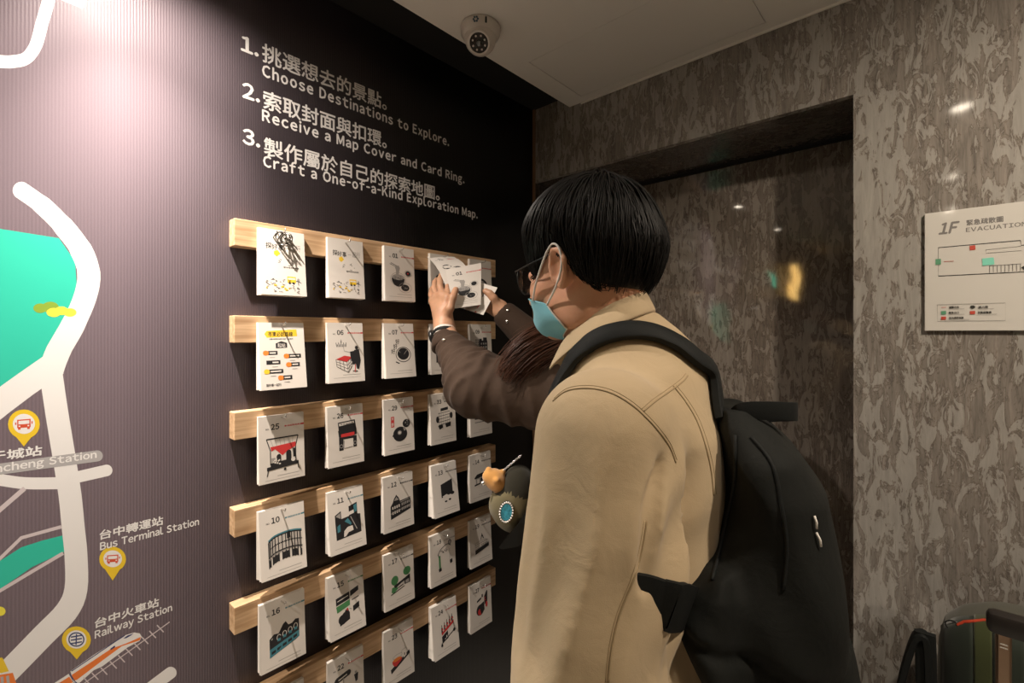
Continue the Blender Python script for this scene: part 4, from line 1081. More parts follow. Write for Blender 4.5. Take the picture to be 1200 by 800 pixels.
def folds(X, Y, Z):
    r = 0
    a, b, c = SL[1]
    t, an = axis_angle(X, Y, Z, a, b, (1, 0, 0))
    w = np.clip((Y - .125) / .05, 0, 1) * np.clip((1.40 - Z) / .10, 0, 1)
    wv = an + .45 * np.sin(t * 3.3 + 1.0) + .25 * t
    rd = lambda ph: 1 - 1.6 * np.sqrt(np.sin(ph) ** 2 + .025)            # sharp-crested fold
    f = -.0105 * rd(2.5 * wv + .4) * (0.55 + .45 * np.sin(3.1 * t + an * 1.5)) - .0055 * rd(4.5 * wv + 1.4 * t + 2.0) * np.sin(2.6 * t + .5) + .0026 * np.sin(14 * t + 3 * an) * np.clip(t - .55, 0, 1) * 2
    r = r + w * f
    # back of the shirt: soft drags running from the shoulder blade towards the arm
    wb = np.clip((.02 - X) / .05, 0, 1) * np.clip((1.42 - Z) / .08, 0, 1)
    u_ = Y * .85 + Z * .5
    r = r + wb * (.0045 * np.sin(62 * u_ + 8 * np.sin(5 * Z)) * np.clip(.5 + .5 * np.sin(23 * Y + 3), 0, 1) + .0035 * np.sin(41 * (Y - .35 * Z) + 1.0))
    # crease behind the armhole
    g_ = (Y - (.150 + .055 * (1.36 - Z))) / .011
    r = r + .0085 * np.exp(-g_ * g_) * np.clip((.03 - X) / .05, 0, 1) * np.clip((1.385 - Z) / .07, 0, 1) * np.clip((Z - 1.06) / .08, 0, 1)
    # right sleeve
    t2, an2 = axis_angle(X, Y, Z, SL[-1][0], SL[-1][1], (1, 0, 0))
    r = r + np.clip((-.14 - Y) / .05, 0, 1) * .003 * np.sin(5 * an2 + 4 * t2) * np.clip((1.4 - Z) / .1, 0, 1)
    return r
G.put((-.2, -.33, .68), (.22, .34, 1.5), folds, .01, 'add')
# open front
G.put((.06, -.06, .68), (.24, .06, 1.50), lambda X, Y, Z: np.maximum(np.abs(Y) - (.018 + .03 * np.clip((1.5 - Z) / .5, 0, 1)), .10 - X), .006, 's')
P, F = G.mesh()
# the deep crease where the sleeve falls in front of the back panel
_b = BVHTree.FromPolygons([tuple(p) for p in P], [tuple(f) for f in F]); _c = MAN_I @ CAMP; gp = []
for u, v in smooth2([(776, 535), (772, 565), (769, 600), (767, 635), (763, 665), (758, 690)], 3):
    loc, nrm, _, _ = _b.ray_cast(_c, (MAN_I.to_3x3() @ ray(u, v)).normalized())
    if loc is not None: gp.append(np.array(loc) - np.array(nrm) * (.0035 if len(gp) else -.004))
for i in range(len(gp) - 1):
    w0 = .0015 + .0105 * math.sin(math.pi * min(1, (i + .5) / len(gp))) ** .8; G.cone(gp[i], gp[i + 1], w0, w0, .006, 's')
P, F = G.mesh(); P = relax(P, F, 2)
shirt = obj_np('overshirt', P, F, M_KHAKI, man)
shirt_bvh = BVHTree.FromPolygons([tuple(p) for p in P], [tuple(f) for f in F])
CAM_L = MAN_I @ CAMP
def on_shirt(u, v, bvh=None):
    """the point of the shirt seen through a pixel (man local), with its normal"""
    d = (MAN_I.to_3x3() @ ray(u, v)).normalized()
    loc, nrm, i, dist = (bvh or shirt_bvh).ray_cast(CAM_L, d)
    return (np.array(loc), np.array(nrm)) if loc is not None else (None, None)
def near_shirt(p):
    loc, nrm, i, dist = shirt_bvh.find_nearest(Vector(p)); return np.array(loc), np.array(nrm)
# collar: stand and turned-down fall around the neck
def ring_at(th, rx, ry, cx, z0, tilt):                     # th 0 = front, 180 = back
    x = cx + rx * math.cos(th); y = ry * math.sin(th)
    return (x, y, z0 + tilt * (cx - x))
b = MB(); nth = 40; A0, A1 = R(26), R(334)
prof = [(.056, .060, 1.470, .45), (.056, .058, 1.527, .55), (.059, .061, 1.534, .55), (.064, .067, 1.531, .55), (.072, .082, 1.513, .52), (.081, .099, 1.494, .48), (.078, .096, 1.491, .48), (.066, .072, 1.505, .48)]
vs = []
for j in range(nth + 1):
    th = A0 + (A1 - A0) * j / nth
    fr = max(0, math.cos(th)); wob = .002 * math.sin(3 * th + 1)
    for (rx, ry, z0, tl) in prof:
        spread = 1 + .10 * fr
        vs.append(ring_at(th, rx * spread + wob, ry + wob, .043, z0 - .02 * fr * fr, tl))
K = len(prof); fs = []
for j in range(nth):
    for i in range(K): fs.append((j * K + i, j * K + (i + 1) % K, (j + 1) * K + (i + 1) % K, (j + 1) * K + i))
fs += [tuple(range(K))[::-1], tuple(nth * K + i for i in range(K))]
b.add(vs, fs); co = b.build('collar', M_KHAKI, man, True)
sub = co.modifiers.new('s', 'SUBSURF'); sub.levels = 1; sub.render_levels = 1
# seams with their stitching, lying on the cloth
def seam(px, r=.0011, lift=.0002, name='seam'):
    pts = []
    for u, v in smooth2(px, 6):
        p, n = on_shirt(u, v)
        if p is not None and n @ (p - np.array(CAM_L)) < 0 and (not pts or np.linalg.norm(p - pts[-1]) < .05): pts.append(p + n * lift)
        elif p is not None and len(pts) < 3: pts = [p + n * lift]
    if len(pts) > 2: MB().tube(pts, r, n=5).build(name, M_SEAM, man, True)
def seam2(px, dx, dy):
    seam(px); seam([(u + dx, v + dy) for u, v in px], .0005, .0001, 'topstitch')
seam2([(648, 470), (662, 459), (680, 455), (700, 456), (720, 462), (740, 474), (755, 487), (770, 503), (784, 522), (792, 542)][::-1], 1.2, -3.4)
seam2([(754, 482), (768, 470), (784, 459), (800, 447), (806, 440)], -2.2, -3.0)
seam2([(789, 452), (803, 470), (816, 492), (826, 520), (833, 550), (836, 580)], 3.2, -1.2)
seam2([(758, 610), (752, 645), (742, 680), (726, 720), (717, 760), (713, 799)], -3.4, 0)

# hair: a cap with cut hairline, covered with straight locks falling from the crown
G = Grid(tuple(HC - np.array([.17, .16, .14])), tuple(HC + np.array([.17, .16, .20])), .0032)
M = H.M
G.ell(H(-.010, 0, .036), (.091, .075, .084), .02, 'u', M); G.ell(H(-.035, 0, .0), (.07, .068, .07), .02, 'u', M); G.ell(H(.03, 0, -.022), (.062, .061, .076), .02, 'u', M)
G.cone((.005, 0, 1.40), H(-.022, 0, -.05), .060, .052, .03)
def hairline(x):
    """lowest hair height (head local) at forward position x"""
    return float(np.interp(x, HT, HV))
HT = np.array([-.12, -.085, -.05, -.030, -.014, .01, .03, .05, .075, .10, .13]); HV = np.array([-.062, -.060, -.045, -.024, .008, .024, .014, .000, .014, .026, .026])
Mi = M.T
def to_head(X, Y, Z):
    px, py, pz = X - HC[0], Y - HC[1], Z - HC[2]
    return (Mi[0, 0] * px + Mi[0, 1] * py + Mi[0, 2] * pz, Mi[1, 0] * px + Mi[1, 1] * py + Mi[1, 2] * pz, Mi[2, 0] * px + Mi[2, 1] * py + Mi[2, 2] * pz)
def thick(X, Y, Z):
    x, y, z = to_head(X, Y, Z)
    u = np.clip((z - np.interp(x, HT, HV)) / .075, 0, 1)
    return -(.0022 + .0145 * u ** .8 + .002 * np.clip((-x - .03) / .06, 0, 1) * u)
def cutline(X, Y, Z):
    x, y, z = to_head(X, Y, Z)
    return z - np.interp(x, HT, HV).astype(np.float32) - .002
G.put(tuple(HC - .17), tuple(HC + .20), thick, .01, 'add')
G.put(tuple(HC - .17), tuple(HC + .20), cutline, .004, 's')
hrP, hrF = G.mesh(); hrP = relax(hrP, hrF, 1)
hair_bvh = BVHTree.FromPolygons([tuple(p) for p in hrP], [tuple(f) for f in hrF])
obj_np('hair', hrP, hrF, M_HAIRB, man)
crown = H(-.062, .0, .135)
rgh = random.Random(5); roots = []
while len(roots) < 3000:
    th, cz = rgh.uniform(0, 2 * math.pi), rgh.uniform(-.15, 1)
    s_ = math.sqrt(max(0, 1 - cz * cz)); q = (-.012 + .107 * s_ * math.cos(th), .090 * s_ * math.sin(th), .038 + .098 * cz)
    if q[2] > hairline(q[0]) + .02: roots.append(H(*q))
def flow(p, i, ph):
    l = Mi @ (p - HC)
    if l[2] < hairline(l[0]) - .002 + .012 * math.sin(ph * 5): return None
    d = p - crown; d[2] -= .055; dn = np.array([0, 0, -1.0])
    loc, nrm, _, dist = hair_bvh.find_nearest(Vector(p))
    n = np.array(nrm); t = d / (np.linalg.norm(d) + 1e-6) + .75 * dn + .22 * np.array([math.sin(ph), math.cos(ph * 1.7), .3 * math.sin(ph * 7)])
    t = t - n * (t @ n) * .92
    off = (np.array(loc) - p) @ n
    t = t + n * np.clip(off + .0016 + .0040 * math.sin(ph * 3), -.01, .01) * 55
    return t / (np.linalg.norm(t) + 1e-9)
strands('hair_locks', roots, flow, 9, .0125, .0019, M_HAIRB, man, 3)

# glasses
gl = MB()
def lens_ring(s):
    return [H(.104 - .010 * abs(math.cos(a)) * (1 if s * math.cos(a) > 0 else .3), s * .033 + .026 * math.cos(a), -.004 + .021 * math.sin(a)) for a in [2 * math.pi * i / 28 for i in range(28)]]
glr = empty('glasses', MB_, MYAW); tag(glr, 'thin black round glasses on the masked man', 'glasses')
for s in (-1, 1):
    gl.tube(lens_ring(s), .0011, n=6, closed=True)
    gl.tube([H(.094, s * .060, .004), H(.088, s * .070, .006), H(.05, s * .078, .008), H(.005, s * .0805, .012), H(-.010, s * .080, .004), H(-.018, s * .079, -.010)], .0012, n=6)
gl.tube([H(.105, -.008, .0), H(.109, 0, .003), H(.105, .008, .0)], .0011, n=6)
gl.build('frame', M_FRAME, glr, True)
lm = bpy.data.materials.new('lens_glass'); lm.use_nodes = True
bb = lm.node_tree.nodes['Principled BSDF']; bb.inputs['Transmission Weight'].default_value = 1; bb.inputs['Roughness'].default_value = 0; bb.inputs['IOR'].default_value = 1.1
for s in (-1, 1):
    r_ = lens_ring(s); r2 = [p - M @ np.array([.0012, 0, 0]) for p in r_]; n = len(r_)
    MB().add(r_ + r2, [tuple(range(n)), tuple(range(n, 2 * n))[::-1]] + [(i, i + n, (i + 1) % n + n, (i + 1) % n) for i in range(n)]).build('lens', lm, glr)

# surgical mask: a pleated shell over nose, mouth and chin, made by casting outwards-in on the head
mask = empty('face_mask', MB_, MYAW); tag(mask, 'light blue pleated surgical mask on the man in khaki', 'face mask')
nu, nv = 34, 26; vs = []; inner = []
for j in range(nv + 1):
    tv = j / nv
    for i in range(nu + 1):
        tu = i / nu * 2 - 1                                  # -1 right .. 1 left
        half = R(78 + 24 * tv)
        az = tu * half
        z_top = -.028 - .028 * abs(tu) ** 1.5; z_bot = -.113 + .016 * abs(tu) ** 2
        z = z_top + (z_bot - z_top) * tv
        # ray from far outside towards the axis of the face
        o_l = np.array([.03 + .25 * math.cos(az), .25 * math.sin(az), z - .03 * max(0, tv - .75) * 4]); d_l = np.array([.022, 0, z + .022 * max(0, tv - .7)]) - o_l; d_l /= np.linalg.norm(d_l)
        o_ = HC + M @ o_l; d_ = M @ d_l
        loc, nrm, _, _ = head_bvh.ray_cast(Vector(o_), Vector(d_))
        p = np.array(loc) if loc is not None else HC + M @ np.array([.03 + .06 * math.cos(az), .06 * math.sin(az), z])
        lift = .0045 + .012 * (1 - abs(tu)) ** 1.2 * math.sin(math.pi * min(1, tv * 1.05)) + .0014 * ((tv * 4) % 1) * (1 - tu * tu)
        vs.append(p - d_ * lift); inner.append(p - d_ * (lift - .0012))
Ma = np.array(vs).reshape(nv + 1, nu + 1, 3); Mb = np.array(inner).reshape(nv + 1, nu + 1, 3)
for _ in range(14):
    for A_ in (Ma, Mb): A_[1:-1, 1:-1] = .5 * A_[1:-1, 1:-1] + .125 * (A_[:-2, 1:-1] + A_[2:, 1:-1] + A_[1:-1, :-2] + A_[1:-1, 2:])
b = MB(); W_ = nu + 1
q = [(j * W_ + i, (j + 1) * W_ + i, (j + 1) * W_ + i + 1, j * W_ + i + 1) for j in range(nv) for i in range(nu)]
b.add(Ma.reshape(-1, 3), q); b.add(Mb.reshape(-1, 3), [f[::-1] for f in q])
rim = [(0, i) for i in range(nu)] + [(j, nu) for j in range(nv)] + [(nv, i) for i in range(nu, 0, -1)] + [(j, 0) for j in range(nv, 0, -1)]
n0 = (nv + 1) * W_
b.add([], [], 0); base = 0
for a, c_ in zip(rim, rim[1:] + rim[:1]):
    i0, i1 = a[0] * W_ + a[1], c_[0] * W_ + c_[1]
    b.f.append((i0, i1, n0 + i1, n0 + i0)); b.m.append(0)
b.build('mask_panel', M_MASKB, mask, True)
e = MB()
for i_ in (0, nu): e.tube([Ma[j, i_] for j in range(nv + 1)], .0011, n=6)
e.tube([Ma[nv, i] for i in range(nu + 1)], .0009, n=6)
e.build('mask_edging', M_MASKW, mask, True)
for s, i_ in ((1, nu), (-1, 0)):
    a = Ma[0, i_ - s * 5]; c_ = Ma[1, i_]
    loop = smooth2([a, H(.048, s * .071, -.022), H(.016, s * .083, .010), H(-.004, s * .0885, .0225), H(-.016, s * .0895, .012), H(-.015, s * .088, -.012), H(.004, s * .080, -.036), c_], 5)
    MB().tube(loop, .0017, n=6).build('ear_loop', M_MASKW, mask, True)

# ------------------------------------------------------------------ backpack
bag = empty('backpack', MB_ + Vector((0, 0, 0)), MYAW)
tag(bag, 'black nylon backpack on the back of the man in khaki', 'backpack')
G = Grid((-.34, -.24, .78), (-.02, .24, 1.44), .0048)
G.loft([(.84, -.165, 0, .050, .12), (.88, -.170, 0, .080, .155), (1.0, -.172, 0, .092, .165), (1.12, -.176, 0, .090, .163), (1.22, -.180, 0, .076, .155), (1.30, -.182, 0, .064, .145), (1.345, -.168, 0, .050, .132), (1.38, -.150, 0, .034, .105), (1.398, -.138, 0, .020, .08)], .012, power=2.6)
G.loft([(1.0, -.142, 0, .036, .17), (1.10, -.125, 0, .045, .188), (1.17, -.100, 0, .055, .199), (1.20, -.104, 0, .046, .194), (1.222, -.115, 0, .02, .17)], .015)
def bagfold(X, Y, Z):
    return .0022 * np.sin(45 * (Y * .6 + Z * .8) + 4 * np.sin(9 * X)) + .002 * np.sin(70 * (X - .6 * Z) + 2) * np.clip(np.abs(Y) * 8 - .4, 0, 1) + .003 * np.exp(-((Z - (1.13 + .35 * (X + .17))) / .006) ** 2) 
G.put((-.3, -.2, .85), (-.06, .2, 1.40), bagfold, .01, 'add')
P, F = G.mesh(); P = relax(P, F, 2); obj_np('bag_body', P, F, M_NYLON, bag)
bag_bvh = BVHTree.FromPolygons([tuple(p) for p in P], [tuple(f) for f in F])
# outer pocket
G = Grid((-.36, -.19, .80), (-.18, .19, 1.22), .0048)
G.loft([(.86, -.225, 0, .028, .10), (.90, -.230, 0, .038, .118), (1.06, -.236, 0, .042, .120), (1.12, -.234, 0, .036, .116), (1.155, -.226, 0, .020, .10)], .01, power=2.6)
G.put((-.34, -.17, .84), (-.18, .17, 1.2), lambda X, Y, Z: .002 * np.sin(60 * (Z + .5 * Y)) + 0 * X, .01, 'add')
P, F = G.mesh(); P = relax(P, F, 2); obj_np('front_pocket', P, F, M_NYLON, bag)
pk_bvh = BVHTree.FromPolygons([tuple(p) for p in P], [tuple(f) for f in F])
# side pocket and piping
G = Grid((-.27, .10, .82), (-.07, .24, 1.10), .0045)
G.loft([(.87, -.165, .150, .065, .035), (.95, -.17, .158, .072, .038), (1.05, -.17, .158, .074, .034)], .01, power=2.4)
P, F = G.mesh(); obj_np('side_pocket', relax(P, F, 2), F, M_NYLON, bag)
def on_bag(u, v): return on_shirt(u, v, bag_bvh)
def bag_line(px, r, m, name, bvh=None, lift=.001):
    pts = []
    for u, v in smooth2(px, 5):
        p, n = on_shirt(u, v, bvh or bag_bvh)
        if p is not None: pts.append(p + n * lift)
    if len(pts) > 2: MB().tube(pts, r, n=6).build(name, m, bag, True)
bag_line([(880, 512), (905, 545), (915, 590), (922, 640), (918, 690)], .0022, M_STRAP, 'piping')
bag_line([(862, 510), (862, 560), (850, 620), (835, 680)], .0022, M_STRAP, 'piping')
def ribbon(path, wdir, w, t, name, m, parent, wn=None):
    """flat strap with thickness along a path; wdir = list of width directions"""
    pts = [np.array(p) for p in path]; N = len(pts); vs = []
    for i, p in enumerate(pts):
        tg = pts[min(i + 1, N - 1)] - pts[max(i - 1, 0)]; tg /= np.linalg.norm(tg) + 1e-9
        wd = np.array(wdir[i]); wd = wd - tg * (wd @ tg); wd /= np.linalg.norm(wd) + 1e-9
        nn = np.cross(tg, wd)
        for (a, c_) in ((-.5, -.35), (-.42, -.5), (.42, -.5), (.5, -.35), (.5, .35), (.42, .5), (-.42, .5), (-.5, .35)):
            vs.append(p + wd * w * a + nn * t * c_)
    fs = []
    for i in range(N - 1):
        for k in range(8): fs.append((i * 8 + k, i * 8 + (k + 1) % 8, (i + 1) * 8 + (k + 1) % 8, (i + 1) * 8 + k))
    fs += [tuple(range(8))[::-1], tuple((N - 1) * 8 + k for k in range(8))]
    o = MB().add(vs, fs).build(name, m, parent); smooth_angle(o, 50); return o
def body_strap(pts, w, t, name):
    """strap that lies on the shirt: local points are dropped onto the cloth"""
    path, wd = [], []
    S_ = smooth2(pts, 6)
    for i, p in enumerate(S_):
        l, n = near_shirt(p); l = l + n * (t * .5 + .003)
        tg = S_[min(i + 1, len(S_) - 1)] - S_[max(i - 1, 0)]
        path.append(l); wd.append(np.cross(n, tg))
    return ribbon(path, wd, w, t, name, M_STRAP, bag)
# shoulder straps: over the shoulder, down the chest and back under the arm to the foot of the bag
lp = []
for u, v in [(858, 492), (846, 466), (830, 442), (812, 423), (792, 407), (770, 396), (746, 391), (722, 393), (704, 399), (690, 409)]:
    p, n = on_shirt(u, v)
    if p is not None: lp.append(p)
front = [(.062, .085, 1.45), (.088, .098, 1.41), (.11, .108, 1.36), (.115, .115, 1.28), (.105, .135, 1.2), (.08, .165, 1.15)]
body_strap([(-.125, .070, 1.385)] + lp + front, .027, .011, 'shoulder_strap')
# its lower end, reaching from under the arm to the foot of the bag
low = []
for k, (u, v) in enumerate([(750, 700), (762, 704), (776, 708), (790, 710), (806, 710)]):
    p, n = on_shirt(u, v)
    if p is not None: low.append(p + n * (-.020, -.008, .0, .003, .004)[k])
if len(low) > 3:
    low = smooth2(low, 3)
    ribbon(low, [np.array([-.25, 0, 1.0])] * len(low), .050, .007, 'lower_strap', M_STRAP, bag)
back_r = [(-.125, -.060, 1.385), (-.115, -.07, 1.43), (-.085, -.085, 1.468), (-.03, -.10, 1.475), (.03, -.105, 1.46), (.085, -.105, 1.41)] + [(x, -y, z) for x, y, z in front[1:]] + [(.02, -.21, 1.13), (-.05, -.19, 1.08)]
body_strap(back_r, .034, .011, 'shoulder_strap')
# grab handle, a loop of wide webbing standing off the top
def wl_(u, v, dep): return ml(at_depth(u, v, dep))
hp = smooth2([wl_(860, 490, .612), wl_(872, 482, .60), (wl_(900, 481, .59)), wl_(925, 482, .588), wl_(934, 482, .60), wl_(926, 483, .62), wl_(898, 485, .63), wl_(866, 494, .63)], 5)
ribbon(hp, [np.array([0, 0, 1.0])] * len(hp), .023, .0022, 'grab_handle', M_STRAP, bag)
# zip pulls with pale cords, seen at the outer edge
for (u, v, u2, v2) in ((980, 611, 982, 626), (983, 630, 987, 645), (950, 792, 963, 785)):
    a = wl_(u, v, .50); c_ = wl_(u2, v2, .50)
    p, n, i_, d_ = bag_bvh.find_nearest(Vector(a)); p2, n2, _, _ = bag_bvh.find_nearest(Vector(c_))
    if (u, v) == (950, 792): p, n, _, _ = pk_bvh.find_nearest(Vector(a)); p2, n2, _, _ = pk_bvh.find_nearest(Vector(c_))
    MB().tube([p + n * .002, (p + p2) / 2 + n * .004, p2 + n2 * .003], .0013, n=6).build('zip_pull', M_MASKW, bag, True)

# ------------------------------------------------------------------ the woman reaching up to the rail (world-aligned local frame)
WB = Vector((.60, 1.05, 0))
woman = empty('person', WB)
tag(woman, 'long-haired woman in brown jacket reaching up to the top rail, holding cards', 'person')
WBa = np.array(WB)
def wp(u, v, dep): return np.array(at_depth(u, v, dep))
wrL = wp(521, 384, 1.275); elL = wp(553, 452, 1.13); shL = np.array((.565, .90, 1.355))
wrR = wp(585, 362, 1.34); elR = np.array((.40, 1.09, 1.37)); shR = np.array((.56, 1.20, 1.345))
G = Grid((.0, .66, 0), (.85, 1.36, 1.66), .008)
G.chain([(.60, 1.05, .86), (.61, 1.05, 1.02), (.60, 1.05, 1.22)], [.12, .10, .11], .05)
G.ell((.60, 1.05, 1.20), (.095, .145, .17), .05); G.ell((.60, 1.05, .86), (.11, .16, .12), .05)
for a, b_, c_ in ((shL, elL, wrL), (shR, elR, wrR)):
    G.cone((.59, 1.05, 1.33), a, .055, .046, .03); G.chain([a, b_, c_], [.045, .036, .024], .02)
for s in (-1, 1):
    G.chain([(.60, 1.05 + s * .08, .84), (.59, 1.05 + s * .085, .46), (.62, 1.05 + s * .085, .08)], [.085, .055, .036], .03)
    G.ell((.57, 1.05 + s * .09, .045), (.11, .038, .036), .02)
WHC = np.array((.515, 1.01, 1.475)); WH = HeadMap(WHC, R(180), R(16))
G.cone((.59, 1.05, 1.30), WH(-.02, 0, -.06), .055, .047, .03)
wbody = [G.mesh()]
G = Grid(tuple(WHC - np.array([.16, .15, .18])), tuple(WHC + np.array([.17, .15, .15])), .0032)
head_into(G, WH); G.cone((.59, 1.05, 1.30), WH(-.02, 0, -.05), .053, .046, .03)
P, F = G.mesh(); wbody.append((relax(P, F, 2), F))
# left hand: back of the hand to the camera, fingers reaching up behind the lifted sheet, thumb on the card
g = Grid((.02, .76, 1.44), (.30, .98, 1.70), .0021)
mcp = [wp(524.5, 349, 1.285), wp(518.5, 346, 1.300), wp(512.5, 348, 1.315), wp(507.5, 352.5, 1.325)]
fing = [[wp(525, 341, 1.310), wp(524.2, 335.5, 1.335), wp(523.3, 332.5, 1.352)],
        [wp(515.5, 335, 1.318), wp(515.6, 327, 1.340), wp(517, 322, 1.356)],
        [wp(508.8, 338, 1.340), wp(509.6, 331, 1.362), wp(511.5, 327.5, 1.376)],
        [wp(504.9, 345, 1.346), wp(505.8, 339, 1.364), wp(507.5, 336, 1.376)]]
thumb = [wp(521, 374, 1.275), wp(527, 361, 1.258), wp(530.5, 348.5, 1.262), wp(534, 339.5, 1.275)]
g.cone(wrL + (wrL - mcp[1]) * .8, wrL, .026, .024, .01)
hand_into(g, wrL, mcp, fing, thumb, rw=.030, rf=.0086)
P, F = g.mesh(); wbody.append((relax(P, F, 1), F))
# right hand, in shade, holding the other end of the cards
g = Grid((.08, .84, 1.44), (.36, 1.10, 1.68), .0026)
m2 = [wp(575, 348, 1.345), wp(573, 352, 1.36), wp(572, 356.5, 1.37), wp(572, 361, 1.375)]
f2 = [[wp(569, 345, 1.365), wp(565, 345, 1.375), wp(562, 346, 1.378)], [wp(566, 350, 1.378), wp(562, 350, 1.385), wp(559, 351, 1.386)], [wp(565, 355, 1.385), wp(561, 355, 1.388), wp(558, 355, 1.388)], [wp(566, 360, 1.385), wp(562, 360, 1.388), wp(560, 360, 1.388)]]
t2 = [wp(582, 356, 1.325), wp(578, 349, 1.318), wp(574, 344, 1.318), wp(569, 341, 1.322)]
g.cone(wrR + (wrR - m2[1]) * .8, wrR, .025, .023, .01)
hand_into(g, wrR, m2, f2, t2, rw=.026)
P, F = g.mesh(); wbody.append((relax(P, F, 1), F))
P, F = merge(wbody); obj_np('body', P - WBa, F, M_SKIN2, woman)
eyes(WH, woman, WBa)
# clothes
G = Grid((.36, .80, .05), (.86, 1.30, 1.02), .008)
G.loft([(.72, .60, 1.05, .125, .175), (.88, .60, 1.05, .125, .175), (.99, .60, 1.05, .11, .155)], .03)
for s in (-1, 1): G.chain([(.60, 1.05 + s * .085, .82), (.59, 1.05 + s * .088, .46), (.615, 1.05 + s * .088, .10)], [.098, .074, .06], .03)
P, F = G.mesh(); obj_np('trousers', relax(P, F, 1) - WBa, F, M_TROUS, woman)
for s in (-1, 1):
    G = Grid((.42, 1.05 + s * .09 - .08, -.004), (.74, 1.05 + s * .09 + .08, .14), .005); cy = 1.05 + s * .09
    G.loft([(0.0, .575, cy, .128, .044), (.028, .575, cy, .128, .044), (.055, .60, cy, .10, .041), (.09, .625, cy, .058, .04), (.115, .63, cy, .052, .04)], .01)
    P, F = G.mesh(); obj_np('shoe', relax(P, F, 2) - WBa, F, M_SHOE, woman)
cuffL = wp(521.5, 397, 1.255)
G = Grid((.05, .64, .74), (.86, 1.40, 1.64), .0048)
G.loft([(.78, .60, 1.05, .145, .195), (1.0, .60, 1.05, .135, .18), (1.2, .60, 1.05, .135, .175), (1.30, .60, 1.05, .122, .165), (1.345, .595, 1.05, .10, .14), (1.37, .59, 1.05, .08, .10), (1.385, .585, 1.05, .07, .08)], .02)
sl1 = elL + np.array((.015, .008, .004))
G.cone(shL + np.array((0, .01, -.012)), sl1, .088, .080, .03); G.cone(sl1, cuffL, .079, .0335, .02)
G.cone(shR, elR, .078, .068, .03); G.cone(elR, wrR + (elR - wrR) * .10, .066, .038, .02)
for w_, e_, r_ in ((cuffL, sl1, .0265), (wrR + (elR - wrR) * .10, elR, .030)):
    d = (w_ - e_) / np.linalg.norm(w_ - e_); G.cone(w_ + d * (r_ + .004), w_ + d * .07, r_, r_ + .01, .003, 's')
def wfolds(X, Y, Z):
    r = 0
    for (a, b_, amp, fr, ph, ref) in ((sl1, cuffL, .0150, 5.2, 0.4, (1, 0, 0)), (shL, sl1, .0150, 4.6, 1.9, (0, -1, 0))):
        t, an = axis_angle(X, Y, Z, a, b_, ref)
        a_, b2 = np.array(a), np.array(b_); ab = b2 - a_; L = np.linalg.norm(ab); tt = np.clip(t, 0, 1)
        dist = np.sqrt((X - a_[0] - tt * ab[0]) ** 2 + (Y - a_[1] - tt * ab[1]) ** 2 + (Z - a_[2] - tt * ab[2]) ** 2)
        w = np.clip((.13 - dist) / .04, 0, 1) * np.clip((t + .25) / .2, 0, 1) * np.clip((1.12 - t) / .25, 0, 1)
        rd = lambda ph_: 1 - 1.8 * (np.sin(ph_) ** 2 + .012) ** .36
        ph1 = math.pi * (fr * t + .42 * np.sin(an + ph) + .2 * np.sin(2 * an + 2 + 3 * t)) + ph
        ph2 = math.pi * (fr * 1.55 * t - .55 * np.sin(an + ph + 1.0)) + 1.7 * ph
        r = r - w * amp * .62 * rd(ph1) * (.65 + .35 * np.sin(2.3 * an + 5 * t)) - w * amp * .30 * rd(ph2) * (.5 + .5 * np.sin(1.3 * an + 7 * t + 1))
    return r * .75
G.put((.1, .66, 1.2), (.7, 1.0, 1.56), wfolds, .01, 'add')
P, F = G.mesh(); P = relax(P, F, 1)
obj_np('jacket', P - WBa, F, M_BROWN, woman)
jk_bvh = BVHTree.FromPolygons([tuple(p) for p in P], [tuple(f) for f in F])
# cuff of the shirt beneath, jacket cuff band and its snaps
ax = (wrL - cuffL) / np.linalg.norm(wrL - cuffL)
def frame_m(o_, z_):
    z_ = Vector(z_).normalized(); return Matrix.Translation(Vector(o_)) @ z_.to_track_quat('Z', 'Y').to_matrix().to_4x4()
mt = Matrix.Translation(-WB) @ frame_m(cuffL, ax)
MB().lathe([(.024, -.02), (.0295, -.018), (.0305, .010), (.0300, .0275), (.0275, .0275), (.0265, 0)], 28, mtx=mt).build('shirt_cuff', mat('white_shirt_cotton', (.72, .68, .63), .8, bump=(300, .2)), woman, True)
cb = MB(); mtb = Matrix.Translation(-WB) @ frame_m(cuffL + (sl1 - cuffL) * .02, ax)
cb.lathe([(.0300, -.030), (.0372, -.028), (.0362, -.004), (.0345, .001), (.0320, .0), (.0305, -.004)], 32, mtx=mtb); cb.build('jacket_cuff', M_BROWN, woman, True)
M_SNAP = mat('silver_snap', (.8, .78, .74), .25, metal=1.0)
def snap(u, v, name='snap_button', dep=None):
    d = ray(u, v).normalized(); loc, n, _, _ = jk_bvh.ray_cast(CAMP, d)
    if loc is None: loc = Vector(wp(u, v, dep or 1.25)); n = -d
    MB().lathe([(.0001, .0030), (.0038, .0026), (.0048, .0010), (.0048, -.001)], 14, mtx=Matrix.Translation(-WB) @ frame_m(loc, n)).build(name, M_SNAP, woman, True)
for u, v in ((520, 398), (595, 363.5), (594, 376.5)): snap(u, v)
# watch on the far side of the wrist
wt = empty('wristwatch', WB); tag(wt, 'dark wristwatch on the raised wrist below the white cuff', 'watch')
wc = cuffL + ax * .016; side = np.array(wp(509.5, 391, 1.27)) - wc; side -= ax * (side @ ax); side /= np.linalg.norm(side)
MB().lathe([(.0312, -.005), (.0324, -.004), (.0324, .004), (.0312, .005)], 28, mtx=Matrix.Translation(-WB) @ frame_m(wc, ax)).build('watch_band', M_STRAP, wt, True)
wf = MB(); fm = Matrix.Translation(-WB) @ frame_m(wc + side * .0325, side)
wf.lathe([(.0165, -.002), (.0172, .001), (.0165, .007), (.0148, .0085)], 22, mtx=fm); wf.build('watch_case', M_FRAME, wt, True)
